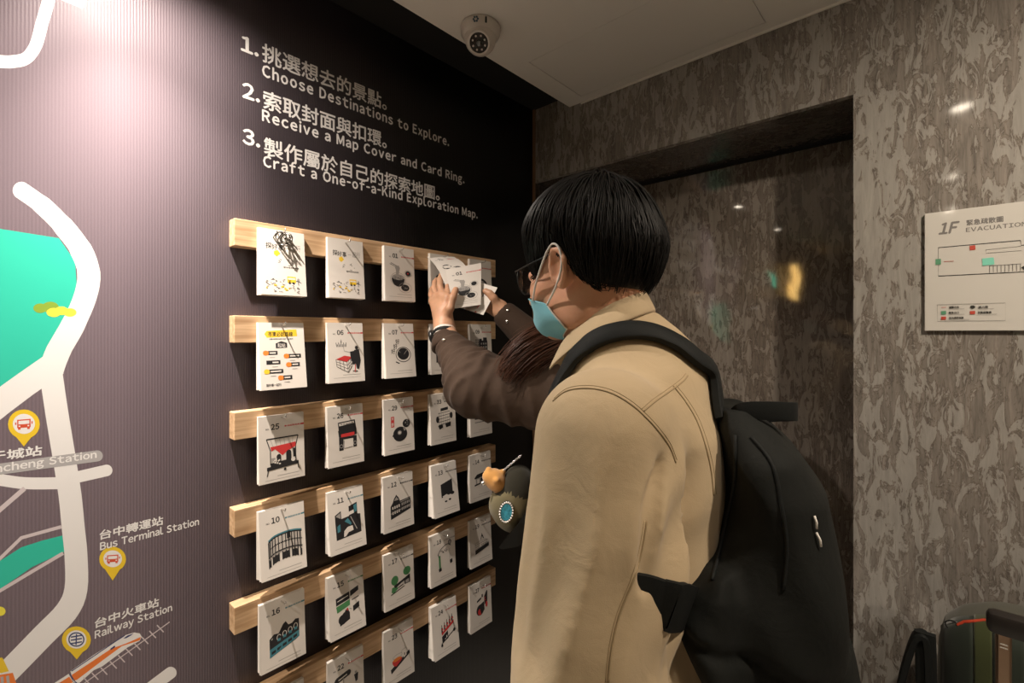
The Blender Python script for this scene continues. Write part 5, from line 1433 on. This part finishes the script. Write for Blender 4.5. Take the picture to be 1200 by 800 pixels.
# hair: cap plus long locks falling forward over the raised arm
G = Grid(tuple(WHC - np.array([.17, .16, .15])), tuple(WHC + np.array([.17, .16, .19])), .004)
G.ell(WH(-.022, 0, .040), (.112, .092, .094), .02, 'u', WH.M); G.ell(WH(-.06, 0, -.03), (.062, .078, .085), .03, 'u', WH.M)
MiW = WH.M.T
G.put(tuple(WHC - .17), tuple(WHC + .19), lambda X, Y, Z: -np.maximum(-( .058 - (MiW[0, 0] * (X - WHC[0]) + MiW[0, 1] * (Y - WHC[1]) + MiW[0, 2] * (Z - WHC[2]))), (MiW[2, 0] * (X - WHC[0]) + MiW[2, 1] * (Y - WHC[1]) + MiW[2, 2] * (Z - WHC[2])) - .05) * -1.0, .006, 's') if False else None
P, F = G.mesh(); obj_np('hair', relax(P, F, 1) - WBa, F, M_HAIRR, woman)
hv = [np.array(p) for p in (WH(-.02, -.086, .05), WH(.0, -.10, -.02))]
ctrl = [WH(-.015, .070, .085), WH(-.005, .100, .02), wp(668, 390, 1.07), wp(648, 396, 1.05), wp(624, 409, 1.035), wp(604, 430, 1.03), wp(593, 449, 1.03)]
side_s = 1
Cc = [np.array(c) for c in smooth2(ctrl, 5)]
rgw = random.Random(9); b_v = []; allP = []
lk = MB()
NC = len(Cc)
for s_i in range(900):
    a_, rr = rgw.uniform(0, 6.28), math.sqrt(rgw.uniform(0, 1)); ph = rgw.uniform(0, 6.28); end = rgw.uniform(.60, 1.0); fly = rgw.uniform(-1, 1) ** 3
    pts = []; M_ = max(6, int(NC * end))
    for i in range(0, M_):
        t = i / (NC - 1); wdt = .044 * (1 - .55 * t) + .010 * math.sin(math.pi * t)
        tg = Cc[min(i + 1, NC - 1)] - Cc[max(i - 1, 0)]; tg /= np.linalg.norm(tg)
        n1 = np.cross(tg, [0, 0, 1.0]); n1 /= np.linalg.norm(n1); n2 = np.cross(tg, n1)
        aa = a_ + .5 * t + .18 * math.sin(4 * t + ph)
        pts.append(Cc[i] + (n1 * math.cos(aa) * .75 + n2 * math.sin(aa)) * wdt * rr * (1 + .9 * max(0, t - .55)) + n2 * .03 * fly * t * t + np.array([0, 0, .004 * math.sin(7 * t + ph)]))
    lk.tube([p - WBa for p in pts], [.0014 * (1 - .75 * (i / (len(pts) - 1)) ** 2) for i in range(len(pts))], n=3, cap=False)
lk.build('long_locks', M_HAIRR, woman, True)
bk = MB()
for s_i in range(500):                                       # hair down the back
    a_ = rgw.uniform(-1.2, 1.2); r_ = rgw.uniform(.85, 1.0); ph = rgw.uniform(0, 6.28)
    x0 = -.03 - .085 * math.cos(a_) * r_; y0 = .088 * math.sin(a_) * r_
    p0 = WH(x0, y0, .03); L = rgw.uniform(.30, .40)
    pts = [p0 + np.array([.055 * min(1, k / 5) * math.cos(a_) , .004 * math.sin(k + ph), -L * k / 9]) for k in range(10)]
    bk.tube([p - WBa for p in pts], [.0021 * (1 - .7 * (k / 9) ** 2) for k in range(10)], n=3, cap=False)
bk.build('back_locks', M_HAIRR, woman, True)

# ------------------------------------------------------------------ the cards in her hands
def quad_card(A, TL, TR, BR, BL, name, label, bulge=0.0, group='cards held by the woman', cat='card'):
    TL, TR, BR, BL = [np.array(p) for p in (TL, TR, BR, BL)]
    o = empty(name, Vector((TL + TR + BR + BL) / 4)); tag(o, label, cat, group); off0 = np.array(o.location)
    nrm = np.cross(TR - TL, BL - TL); nrm /= np.linalg.norm(nrm)
    if nrm @ (np.array(CAMP) - TL) < 0: nrm = -nrm
    Hh = CHT / CW
    def f(a, t, off):
        p = TL * (1 - a) * (1 - t) + TR * a * (1 - t) + BR * a * t + BL * (1 - a) * t
        return tuple(p + nrm * (off + bulge * math.sin(math.pi * t) ) - off0)
    b = MB(); nz, ny = 10, 3; th = .0006
    for side, off in ((0, th), (1, 0)):
        vs = [f(i / ny, j / nz, off) for j in range(nz + 1) for i in range(ny + 1)]
        fs = []
        for j in range(nz):
            for i in range(ny):
                q = (j * (ny + 1) + i, (j + 1) * (ny + 1) + i, (j + 1) * (ny + 1) + i + 1, j * (ny + 1) + i + 1)
                fs.append(q if side == 0 else q[::-1])
        b.add(vs, fs, 0)
    rim = [(0, j / nz) for j in range(nz)] + [(i / ny, 1) for i in range(ny)] + [(1, 1 - j / nz) for j in range(nz)] + [(1 - i / ny, 0) for i in range(ny)]; n = len(rim)
    b.add([f(a, t, th) for a, t in rim] + [f(a, t, 0) for a, t in rim], [(i, i + n, (i + 1) % n + n, (i + 1) % n) for i in range(n)], 9)
    for pts, fs, mi, layer in A.p:
        off = th + .00006 + .00001 * min(layer, 40)
        p3 = [f(p[0], min(max(p[1] / Hh, 0), 1), off) for p in pts]
        b.add(p3, fs if fs is not None else [tuple(range(len(p3)))], mi)
    b.build('sheet', CARDM, o); return o
quad_card(art(('02', 'r')), wp(500.5, 301, 1.385), wp(531.5, 301, 1.44), wp(553, 325, 1.35), wp(523, 338, 1.325), 'lifted_card', 'white card sheet lifted off its hook and curling behind the fingers', .012)
quad_card(art(('01', 'r')), wp(522, 316, 1.335), wp(564, 308, 1.365), wp(563.5, 357, 1.295), wp(532, 361.5, 1.262), 'held_card', 'white card numbered 01 with noodle bowls, held upright under the thumb', 0.0)
quad_card(art(('22', 'r')), wp(583, 337, 1.325), wp(566.5, 369, 1.30), wp(512, 352, 1.33), wp(532, 322, 1.385), 'held_card', 'white card numbered 22 turned on its side behind the card numbered 01', 0.0)
# ------------------------------------------------------------------ bag, cap and charm at her side
M_OLIVE = cloth_material('olive_canvas', (.135, .115, .062), .9, 700, .3, .1)
M_OLIVE2 = cloth_material('shaded_dark_olive_canvas', (.018, .016, .009), .9, 700, .3, .1)  # darker camo patch, darkened further for the shadow on the crown's top
sb = empty('shoulder_bag', (.60, .86, .84)); tag(sb, 'black shoulder bag at the woman\'s left hip behind the khaki sleeve', 'bag')
G = Grid((-.14, -.09, -.06), (.14, .09, .26), .006)
G.loft([(-.02, 0, 0, .10, .045), (.0, 0, 0, .115, .055), (.12, 0, 0, .115, .052), (.19, 0, 0, .105, .035), (.20, 0, 0, .10, .02)], .01, power=3)
P, F = G.mesh(); obj_np('bag_body', relax(P, F, 2), F, M_NYLON, sb)
sp_ = [np.array(p) for p in smooth2([(-.10, .0, .17), (-.13, -.01, .28), (-.09, .04, .42), (-.05, .07, .54), (-.02, .09, .60)], 5)]
ribbon(sp_, [np.array([0.2, -1.0, 0])] * len(sp_), .03, .003, 'strap', M_STRAP, sb)
# baseball cap hung from the bag, badge outwards, peak hanging down
CP = wp(606, 590, 1.10)
cap = empty('baseball_cap', Vector(CP)); tag(cap, 'olive cap with round blue badge hanging beside the khaki sleeve', 'cap')
vd = np.array(ray(604, 595).normalized()); rt = np.array(RGT); up = np.array((0, 0, 1.0))
def capp(x, y, d): return rt * x + up * y - vd * d           # right, up, towards the viewer (metres from CP)
b = MB(); nu_, nv_ = 18, 10; vs = []; fs = []; fm_ = []
out = [(-.063, -.022), (-.066, .0), (-.058, .025), (-.040, .044), (-.030, .066), (-.014, .085), (.012, .090), (.034, .074), (.044, .04), (.042, .0), (.030, -.045), (.0, -.066), (-.022, -.066), (-.045, -.050)]
out = [np.array(p) for p in out]; cc = np.array((-.012, .005))
od = smooth2(out + [out[0]], 3)[:-1]; n = len(od)
for side in (1, -1):
    base = len(b.v); rings = 7; vv = []
    for r_ in range(rings):
        f_ = 1 - r_ / rings
        for p in od: q = cc + (p - cc) * f_; vv.append(capp(q[0], q[1], side * .045 * math.sqrt(max(0, 1 - f_ * f_)) + .004 * math.sin(30 * q[0] + 20 * q[1]) * (1 - f_)))
    vv.append(capp(cc[0], cc[1], side * .045)); ff = []; mm = []
    for r_ in range(rings - 1):
        for k in range(n):
            q = (r_ * n + k, r_ * n + (k + 1) % n, (r_ + 1) * n + (k + 1) % n, (r_ + 1) * n + k); ff.append(q if side > 0 else q[::-1])
            mm.append(1 if vv[r_ * n + k] @ up > .036 + .007 * math.sin(3 + 90 * (vv[r_ * n + k] @ rt)) else 0)
    for k in range(n): q = ((rings - 1) * n + k, (rings - 1) * n + (k + 1) % n, rings * n); ff.append(q if side > 0 else q[::-1]); mm.append(0)
    nb = len(b.v); b.v += [tuple(v) for v in vv]; b.f += [tuple(i + nb for i in f) for f in ff]; b.m += mm
b.build('crown', [M_OLIVE, M_OLIVE2], cap, True)
pk = MB(); tp = [capp(*p) for p in ((.040, .016, .045), (.044, -.04, .042), (.034, -.075, .035), (.000, -.098, .03), (-.034, -.104, .028), (-.042, -.100, .03), (-.022, -.072, .042), (.002, -.045, .05))]
pk.add(tp + [p + vd * .004 for p in tp], [tuple(range(8)), tuple(range(8, 16))[::-1]] + [(i, (i + 1) % 8, (i + 1) % 8 + 8, i + 8) for i in range(8)]); pk.build('peak', M_STRAP, cap)
# badge
bc = capp(-.025, -.018, .047); bx = (rt * .96 + up * -.10 + vd * .2); by = (up * .97 + rt * .12); nrm = np.cross(bx, by); nrm = nrm / np.linalg.norm(nrm); nrm = nrm if nrm @ vd < 0 else -nrm
def disc(r0, ry, m, off, name):
    b = MB(); p = [bc + bx * r0 * math.cos(a) + by * ry * math.sin(a) + nrm * off for a in [2 * math.pi * k / 28 for k in range(28)]]; q = [v - nrm * .002 for v in p]
    b.add(p + q, [tuple(range(28)), tuple(range(28, 56))[::-1]] + [(i, i + 28, (i + 1) % 28 + 28, (i + 1) % 28) for i in range(28)]); b.build(name, m, cap)
disc(.0165, .0255, M_FRAME, .0030, 'badge_backing'); disc(.0125, .0190, mat('badge_blue', (.04, .33, .48), .5, bump=(300, .5), var=(160, .35)), .0042, 'badge_face')
st = MB()
for k in range(22):
    a = 2 * math.pi * k / 22; st.ball(bc + bx * .0148 * math.cos(a) + by * .0225 * math.sin(a) + nrm * .004, .0022, 0, 6)
st.build('badge_border', M_MASKW, cap, True)
# plush charm on a chain
KC = wp(579, 561, 1.085)
kc = empty('plush_charm', Vector(KC)); tag(kc, 'small tan plush charm on a silver chain above the olive cap', 'charm')
M_PLUSH = cloth_material('tan_plush', (.47, .235, .065), .95, 600, .9, .15, .4)
G = Grid((-.05, -.05, -.05), (.05, .05, .05), .0022); cv = lambda x, y, d: tuple(rt * x + up * y - vd * d)
G.ell(cv(0, 0, 0), (.024, .022, .024), .01); G.ell(cv(.010, -.010, .0), (.018, .018, .020), .012); G.ell(cv(-.014, .006, .008), (.012, .012, .013), .01)
G.ell(cv(.006, -.004, .022), (.008, .007, .007), .004); G.ell(cv(-.012, .020, .004), (.008, .007, .008), .004); G.ell(cv(.020, .016, .0), (.007, .007, .007), .004); G.ell(cv(.008, -.026, .0), (.008, .008, .008), .006)
P, F = G.mesh(); obj_np('plush_body', relax(P, F, 1), F, M_PLUSH, kc)
MB().ball(cv(-.024, -.010, .010), (.007, .007, .006), 0, 12).lathe([(.0045, 0), (.0045, .008)], 12, mtx=Matrix.Translation(Vector(cv(-.020, -.008, .010)))).build('bell', M_STEEL, kc, True)
ch = MB(); A_ = np.array(cv(.020, .018, .004)); B_ = np.array(wp(611, 533, 1.085)) - KC
for k in range(13):
    c_ = A_ + (B_ - A_) * (k + .5) / 13; t_ = (B_ - A_) / np.linalg.norm(B_ - A_); s_ = np.cross(t_, vd if k % 2 else up); s_ /= np.linalg.norm(s_)
    ch.tube([c_ + t_ * .0036 * math.cos(a) + s_ * .0020 * math.sin(a) for a in [2 * math.pi * j / 10 for j in range(10)]], .0006, n=5, closed=True)
ch.build('chain', M_STEEL, kc, True)

# ------------------------------------------------------------------ dome camera on the ceiling
M_CAMW = mat('camera_white_plastic', (.66, .61, .56), .35)
cc_ = on_x(0, 0, 0); cpos = CAMP + ray(563, 31) * ((CEIL - CAM_H) / ((HOR - 31) / FPX))
cd = empty('security_camera', (cpos.x, cpos.y, CEIL)); tag(cd, 'white eyeball security camera on the ceiling edge', 'security camera')
MB().lathe([(.049, 0), (.052, -.006), (.051, -.022), (.046, -.030), (.038, -.034)], 36).build('base_ring', M_CAMW, cd, True)
look = Vector((.40, -.50, -.62)).normalized()
q = look.to_track_quat('Z', 'Y').to_matrix().to_4x4(); ctr = Vector((.004, -.004, -.036))
MB().ball(ctr, .041, 0, 28).build('eyeball', M_CAMW, cd, True)
MB().lathe([(.0285, .026), (.0305, .036), (.0290, .043), (.0245, .0445), (.0235, .040)], 32, mtx=Matrix.Translation(ctr) @ q).build('bezel', M_CAMW, cd, True)
MB().lathe([(.0235, .030), (.0236, .0405), (.010, .0412), (.0095, .043), (.006, .0445)], 28, mtx=Matrix.Translation(ctr) @ q).build('lens', mat('camera_lens', (.012, .009, .009), .12, coat=1.0), cd, True)
ld = MB()
for k in range(8):
    a = 2 * math.pi * (k + .5) / 8
    ld.lathe([(.0026, 0), (.0026, .0008), (.0012, .0016)], 10, mtx=Matrix.Translation(ctr) @ q @ Matrix.Translation((.0165 * math.cos(a), .0165 * math.sin(a), .0406)))
ld.build('infrared_led', mat('led_clear', (.6, .55, .52), .2), cd, True)
bd = MB(); bl = Vector((.62, -.55, -.30)).normalized()
bdir = (Vector((-.30, -.62, -.05))).normalized()
lg_c = Vector((.0274, -.0425, -.014)); lq = Vector((.53, -.82, -.06)).normalized().to_track_quat('Z', 'Y').to_matrix().to_4x4()
for k in range(6):
    a = 2 * math.pi * k / 6
    bd.lathe([(.0025, 0), (.0025, .0012)], 8, mtx=Matrix.Translation(lg_c) @ lq @ Matrix.Translation((.0056 * math.cos(a), .0056 * math.sin(a), .0008)))
MB().box((-.0022, -.0012, -.0075), (.0022, .0012, .0075), mtx=Matrix.Translation((.0455, -.0245, -.014)) @ Matrix.Rotation(R(60), 4, 'Z')).build('slot', mat('slot_dark', (.02, .02, .02), .7), cd)
bd.build('emblem', mat('emblem_blue', (.03, .09, .14), .4), cd)

# ------------------------------------------------------------------ evacuation plan on the marble
SY = YB - .010
sx0 = on_y(1083.6, 300, SY).x; sz1 = on_y(1084, 250.3, SY).z; sz0 = on_y(1083, 387.4, SY).z; sx1 = sx0 + .40
sg = empty('evacuation_sign', (sx0, SY, sz0)); tag(sg, 'white acrylic evacuation plan marked 1F on the grey marble', 'sign')
M_ACRYL = mat('milky_acrylic', (.62, .60, .56), .08, coat=.5)
MB().box((0, 0, 0), (sx1 - sx0, .0085, sz1 - sz0), bev=.0008).build('plate', M_ACRYL, sg)
MB().box((.004, .0086, .004), (sx1 - sx0 - .004, .0099, sz1 - sz0 - .004)).build('backing', mat('sign_tape', (.3, .29, .27), .6), sg)
pr = MB(); SM = [mat('sign_black', (.02, .018, .016), .5), mat('sign_red', (.50, .06, .035), .5), mat('sign_mint_reflection', (.20, .62, .48), .5), mat('sign_green', (.10, .30, .17), .5), mat('sign_dark_grey', (.18, .17, .16), .5)]
LY = [0]
def sgp(pts, mi):
    """plate print traced in the frame"""
    LY[0] += 1
    vs = []
    for u, v in pts:
        p = on_y(u, v, SY - .0002 - .00004 * LY[0]); vs.append((p.x - sx0, p.y - SY, p.z - sz0))
    a = sum(vs[i][0] * vs[(i + 1) % len(vs)][2] - vs[(i + 1) % len(vs)][0] * vs[i][2] for i in range(len(vs)))
    pr.add(vs if a > 0 else vs[::-1], [tuple(range(len(vs)))], mi)
def sgl(pts, w, mi):
    for q in s_stroke(pts, w): sgp(q, mi)
def sgt(s, a, b_, hpx, mi, bold=.02, slant=0.0):
    vs, fs = text_geo(s, bold); LY[0] += 1; y = SY - .0002 - .00004 * LY[0]
    A_ = on_y(*a, y); B_ = on_y(*b_, y); T_ = on_y(a[0], a[1] - hpx, y); x0 = min(v[0] for v in vs); x1 = max(v[0] for v in vs)
    kx = (B_.x - A_.x) / (x1 - x0); cjk = any(ord(c_) > 0x2e80 for c_ in s); kz = (T_.z - A_.z) / (.80 if cjk else .727)
    bold_copies(vs, fs, bold, lambda v2, f2, i: pr.add([(A_.x + (v[0] - x0) * kx + slant * v[1] * kz - sx0, y - SY - .000008 * i, A_.z + v[1] * kz - sz0) for v in v2], f2, mi))
s8 = lambda pts: [(1020 + x * .2748, 200 + y * .2748) for x, y in pts]
sgt('1F', s8([(292, 271)])[0], s8([(366, 264)])[0], 12.3, 4, .035, .2)
sgt('緊急疏散圖', s8([(410, 232)])[0], s8([(566, 219)])[0], 5.6, 4, .03)
sgt('EVACUATION PLAN', s8([(408, 261)])[0], s8([(790, 226)])[0], 4.6, 4, .02)
sgl(s8([(640, 297), (290, 328), (290, 449), (800, 424)]), 1.0, 0); sgl(s8([(640, 297), (643, 318), (800, 306)]), 1.0, 0)
sgl(s8([(493, 337), (643, 322), (643, 340), (493, 352), (493, 337)]), .35, 0)
for k in range(9): sgl(s8([(508 + 16.5 * k, 405 - 1.0 * k), (508 + 16.5 * k, 435 - 1.0 * k)]), .45, 0)
sgl(s8([(508, 405), (643, 397)]), .45, 0); sgp(s8([(643, 412), (656, 405), (672, 412), (656, 424)]), 0)
sgp(s8([(423, 320), (447, 317), (448, 336), (424, 339)]), 1); sgp(s8([(477, 374), (526, 369), (529, 399), (478, 405)]), 2)  # the mint patch is a green light's reflection painted on the plate
sgp(s8([(278, 377), (301, 375), (301, 399), (278, 401)]), 3); sgl(s8([(314, 387), (356, 385)]), .5, 1)
sgl(s8([(286, 571), (576, 563), (576, 638), (286, 641), (286, 571)]), .4, 4)
sgp(s8([(302, 598), (323, 597), (323, 612), (302, 613)]), 3); sgp(s8([(302, 622), (323, 621), (323, 634), (302, 635)]), 1); sgp(s8([(425, 598), (447, 597), (447, 611), (425, 612)]), 1)
sgp(s8(s_ellipse(436, 581, 11, 7, 14)), 0); sgl(s8([(302, 583), (323, 582)]), .5, 1)
for (x, y, s_, w_) in ((335, 586, '避難方向', 42), (335, 609, '緊急出口', 42), (335, 631, '室內消防栓箱', 62), (460, 585, '滅火器', 42), (458, 608, '手動報警機', 58)):
    sgt(s_, s8([(x, y)])[0], s8([(x + w_, y - 1.5)])[0], 2.2, 0, .03)
    sgl(s8([(x, y + 4), (x + w_ + 24, y + 2.5)]), .35, 4)
pr.build('print', SM, sg)

# ------------------------------------------------------------------ luggage in the corner under the sign
M_GREENB = cloth_material('dark_green_nylon', (.020, .028, .020), .7, 900, .3, .15)
M_GREYP = cloth_material('grey_green_trim', (.085, .085, .068), .8, 900, .3, .1)
M_LIMEP = cloth_material('moss_green_panel', (.045, .055, .018), .8, 900, .3, .1)
M_REDPI = mat('orange_red_piping', (.55, .06, .025), .5)
def at_y(u, v, y): return np.array(on_y(u, v, y))
# suitcase body shared shape
def rbox(b, a, c_, r, mi=0): return b.box(a, c_, mi, r)
ty = 1.20
top = at_y(1140, 711, ty)
lx0 = at_y(1100, 760, ty)[0]; lx1 = lx0 + .26; ztop = top[2]
low = empty('suitcase', (lx0 + .215, 1.24, 0)); tag(low, 'low black suitcase lying beneath the green backpack in the corner', 'suitcase')
b = MB().box((-.20, -.11, .03), (.20, .11, .36), bev=.03); 
b.build('shell', mat('black_shell_plastic', (.012, .012, .013), .4), low)
for sx_ in (-.15, .15):
    for sy_ in (-.08, .08): MB().lathe([(.008, -.012), (.022, -.010), (.022, .010), (.008, .012)], 16, mtx=Matrix.Translation((sx_, sy_, .022)) @ Matrix.Rotation(R(90), 4, 'X')).build('wheel', M_FRAME, low)
gb = empty('travel_backpack', (lx0 + .13, 1.24, .36)); tag(gb, 'dark green backpack with orange-red piping in the corner', 'backpack')
hgt = ztop - .36
G = Grid((-.18, -.13, -.02), (.18, .13, hgt + .03), .006)
G.loft([(.0, 0, 0, .10, .06), (.03, 0, 0, .128, .085), (hgt * .5, 0, 0, .132, .09), (hgt - .10, 0, 0, .131, .085), (hgt - .055, .0, 0, .122, .08), (hgt - .03, .005, 0, .105, .072), (hgt - .012, .012, 0, .078, .06), (hgt, .02, 0, .035, .03)], .01, power=2.6)
P, F = G.mesh(); P = relax(P, F, 2); obj_np('pack_body', P, F, M_GREYP, gb)
gbv = BVHTree.FromPolygons([tuple(p) for p in P], [tuple(f) for f in F]); gbo = Vector(gb.location)
def on_gb(u, v):
    loc, n, _, _ = gbv.ray_cast(CAMP - gbo, ray(u, v).normalized()); return (np.array(loc), np.array(n)) if loc is not None else (None, None)
def patch(px, m, name, lift=.002):
    """sewn panel following the surface of the pack"""
    vs = []
    for row in px:
        for u, v in row:
            p, n = on_gb(u, v)
            if p is None: q, n, _, _ = gbv.find_nearest(Vector(at_y(u, v, 1.17)) - gbo); p = np.array(q); n = np.array(n)
            vs.append(p + n * lift)
    W2 = len(px[0]); fs = [(j * W2 + i, (j + 1) * W2 + i, (j + 1) * W2 + i + 1, j * W2 + i + 1) for j in range(len(px) - 1) for i in range(W2 - 1)]
    o = MB().add(vs, fs).build(name, m, gb, True); md = o.modifiers.new('t', 'SOLIDIFY'); md.thickness = .003; md.offset = 0; return o
def strip(l, r_, t, b_, cur, n=8, m=8):
    return [[(l + (r_ - l) * i / n, (t(l + (r_ - l) * i / n)) + (b_ - t(l + (r_ - l) * i / n)) * j / m) for i in range(n + 1)] for j in range(m + 1)]
patch(strip(1105, 1141, lambda u: 723 + .022 * max(0, 1131 - u) ** 1.9, 820, 0), M_GREENB, 'front_panel')
patch(strip(1142.5, 1163, lambda u: 721.5, 820, 0), M_LIMEP, 'middle_panel')
patch(strip(1164.5, 1200, lambda u: 722 + .012 * max(0, u - 1175) ** 1.8, 820, 0), M_GREENB, 'front_panel')
pp = []
for u, v in smooth2([(1108, 722), (1116, 716.5), (1126, 712.5), (1138, 711), (1152, 710.8), (1166, 711.5), (1178, 713.5)], 4):
    q, n, _, _ = gbv.find_nearest(Vector(at_y(u, v, 1.19)) - gbo); pp.append(np.array(q) + np.array(n) * .002)
MB().tube(pp, .0028, n=8).build('piping', M_REDPI, gb, True)
lp0 = np.array(gbv.find_nearest(Vector(at_y(1106, 724, 1.2)) - gbo)[0])
MB().tube([lp0 + np.array((-.012 * math.sin(a), 0, .009 * math.cos(a))) for a in [2 * math.pi * k / 14 for k in range(14)]], .0012, n=6, closed=True).build('hang_loop', M_FRAME, gb, True)

# trolley case with a raised telescopic handle
tc_ = empty('suitcase', (at_y(1205, 760, 1.03)[0] + .09, .99, 0)); tag(tc_, 'suitcase with raised bronze telescopic handle and black grip', 'suitcase'); to = np.array(tc_.location)
MB().box((-.17, -.09, .04), (.17, .09, .62), bev=.03).build('shell', mat('dark_brown_shell', (.02, .014, .012), .35), tc_)
for sx_ in (-.12, .12):
    for sy_ in (-.06, .06): MB().lathe([(.008, -.012), (.026, -.010), (.026, .010), (.008, .012)], 16, mtx=Matrix.Translation((sx_, sy_, .026)) @ Matrix.Rotation(R(90), 4, 'X')).build('wheel', M_FRAME, tc_)
M_BRONZE = mat('bronze_tube', (.30, .21, .15), .32, metal=1.0)
hx0 = at_y(1173.5, 760, 1.03)[0] - to[0]; hz = at_y(1170, 706, 1.03)[2]; hzb = at_y(1170, 731, 1.03)[2]
for x_ in (hx0, hx0 + .145): MB().box((x_ - .0085, .002, .60), (x_ + .0085, .018, hzb + .006), bev=.003).build('handle_tube', M_BRONZE, tc_)
b = MB().box((hx0 - .018, -.004, hzb), (hx0 + .163, .024, hz), bev=.009); smooth_angle(b.build('grip', mat('black_grip', (.014, .011, .010), .45), tc_), 40)
b = MB()
for dz in (-.010, -.015): b.box((hx0 - .004, .0012, hzb + dz - .002), (hx0 + .004, .003, hzb + dz))
b.build('release_mark', M_STEEL, tc_)

# black bag with an upright padded loop handle
bb_x = at_y(1078, 800, 1.15)
kb = empty('trolley_bag', (bb_x[0] - .062, 1.17, 0)); tag(kb, 'black soft trolley bag with upright padded loop handle beside the green backpack', 'bag')
G = Grid((-.11, -.09, -.01), (.11, .09, .93), .007)
G.loft([(0, 0, 0, .07, .055), (.02, 0, 0, .085, .07), (.4, 0, 0, .085, .07), (.70, 0, 0, .080, .06), (.745, 0, 0, .060, .045), (.75, 0, 0, .04, .03)], .01, power=3)
P, F = G.mesh(); obj_np('bag_body', relax(P, F, 2), F, M_NYLON, kb)
ko = np.array(kb.location)
h1 = [at_y(1056, 800, 1.15) - ko, at_y(1062, 776, 1.15) - ko, at_y(1070, 752, 1.15) - ko, at_y(1076, 744, 1.15) - ko, at_y(1084, 746, 1.15) - ko, at_y(1087, 764, 1.15) - ko, at_y(1088, 800, 1.15) - ko, at_y(1088, 822, 1.15) - ko]
h1 = [np.array((h1[0][0] - .012, h1[0][1], .745))] + h1[0:-1] + [np.array((h1[-1][0], h1[-1][1], .745))] 
h1 = [np.array(p) for p in smooth2(h1, 5)]
wdir = [np.array((0.0, 1.0, 0))] * len(h1)
ribbon(h1, wdir, .030, .011, 'loop_handle', M_STRAP, kb)
tw = [at_y(1084, 741, 1.148) - ko, at_y(1085, 770, 1.148) - ko, at_y(1086, 830, 1.148) - ko]
ribbon([np.array(p) for p in smooth2(tw, 4)], [np.array((1.0, 0, 0))] * 9, .030, .012, 'handle_pad', M_STRAP, kb)

# ------------------------------------------------------------------ small pieces belong to the part they sit on
SUB = {'infrared_led': 'lens', 'emblem': 'base_ring', 'slot': 'base_ring', 'badge_border': 'badge_backing', 'badge_face': 'badge_backing', 'release_mark': 'grip', 'hair_locks': 'hair', 'long_locks': 'hair', 'back_locks': 'hair',
       'topstitch': 'overshirt', 'seam': 'overshirt', 'collar': 'overshirt', 'jacket_cuff': 'jacket', 'snap_button': 'jacket', 'mask_edging': 'mask_panel', 'eye': 'body', 'watch_case': 'watch_band',
       'piping': 'bag_body', 'side_pocket': 'bag_body', 'bell': 'plush_body', 'hang_loop': 'pack_body'}
for o in list(COL.objects):
    if o.parent is None or o.parent.parent is not None: continue
    nm = o.name.split('.')[0]
    if nm in SUB and 'category' in o.parent:
        for sib in o.parent.children:
            if sib.name.split('.')[0] == SUB[nm] and sib is not o: o.parent = sib; break
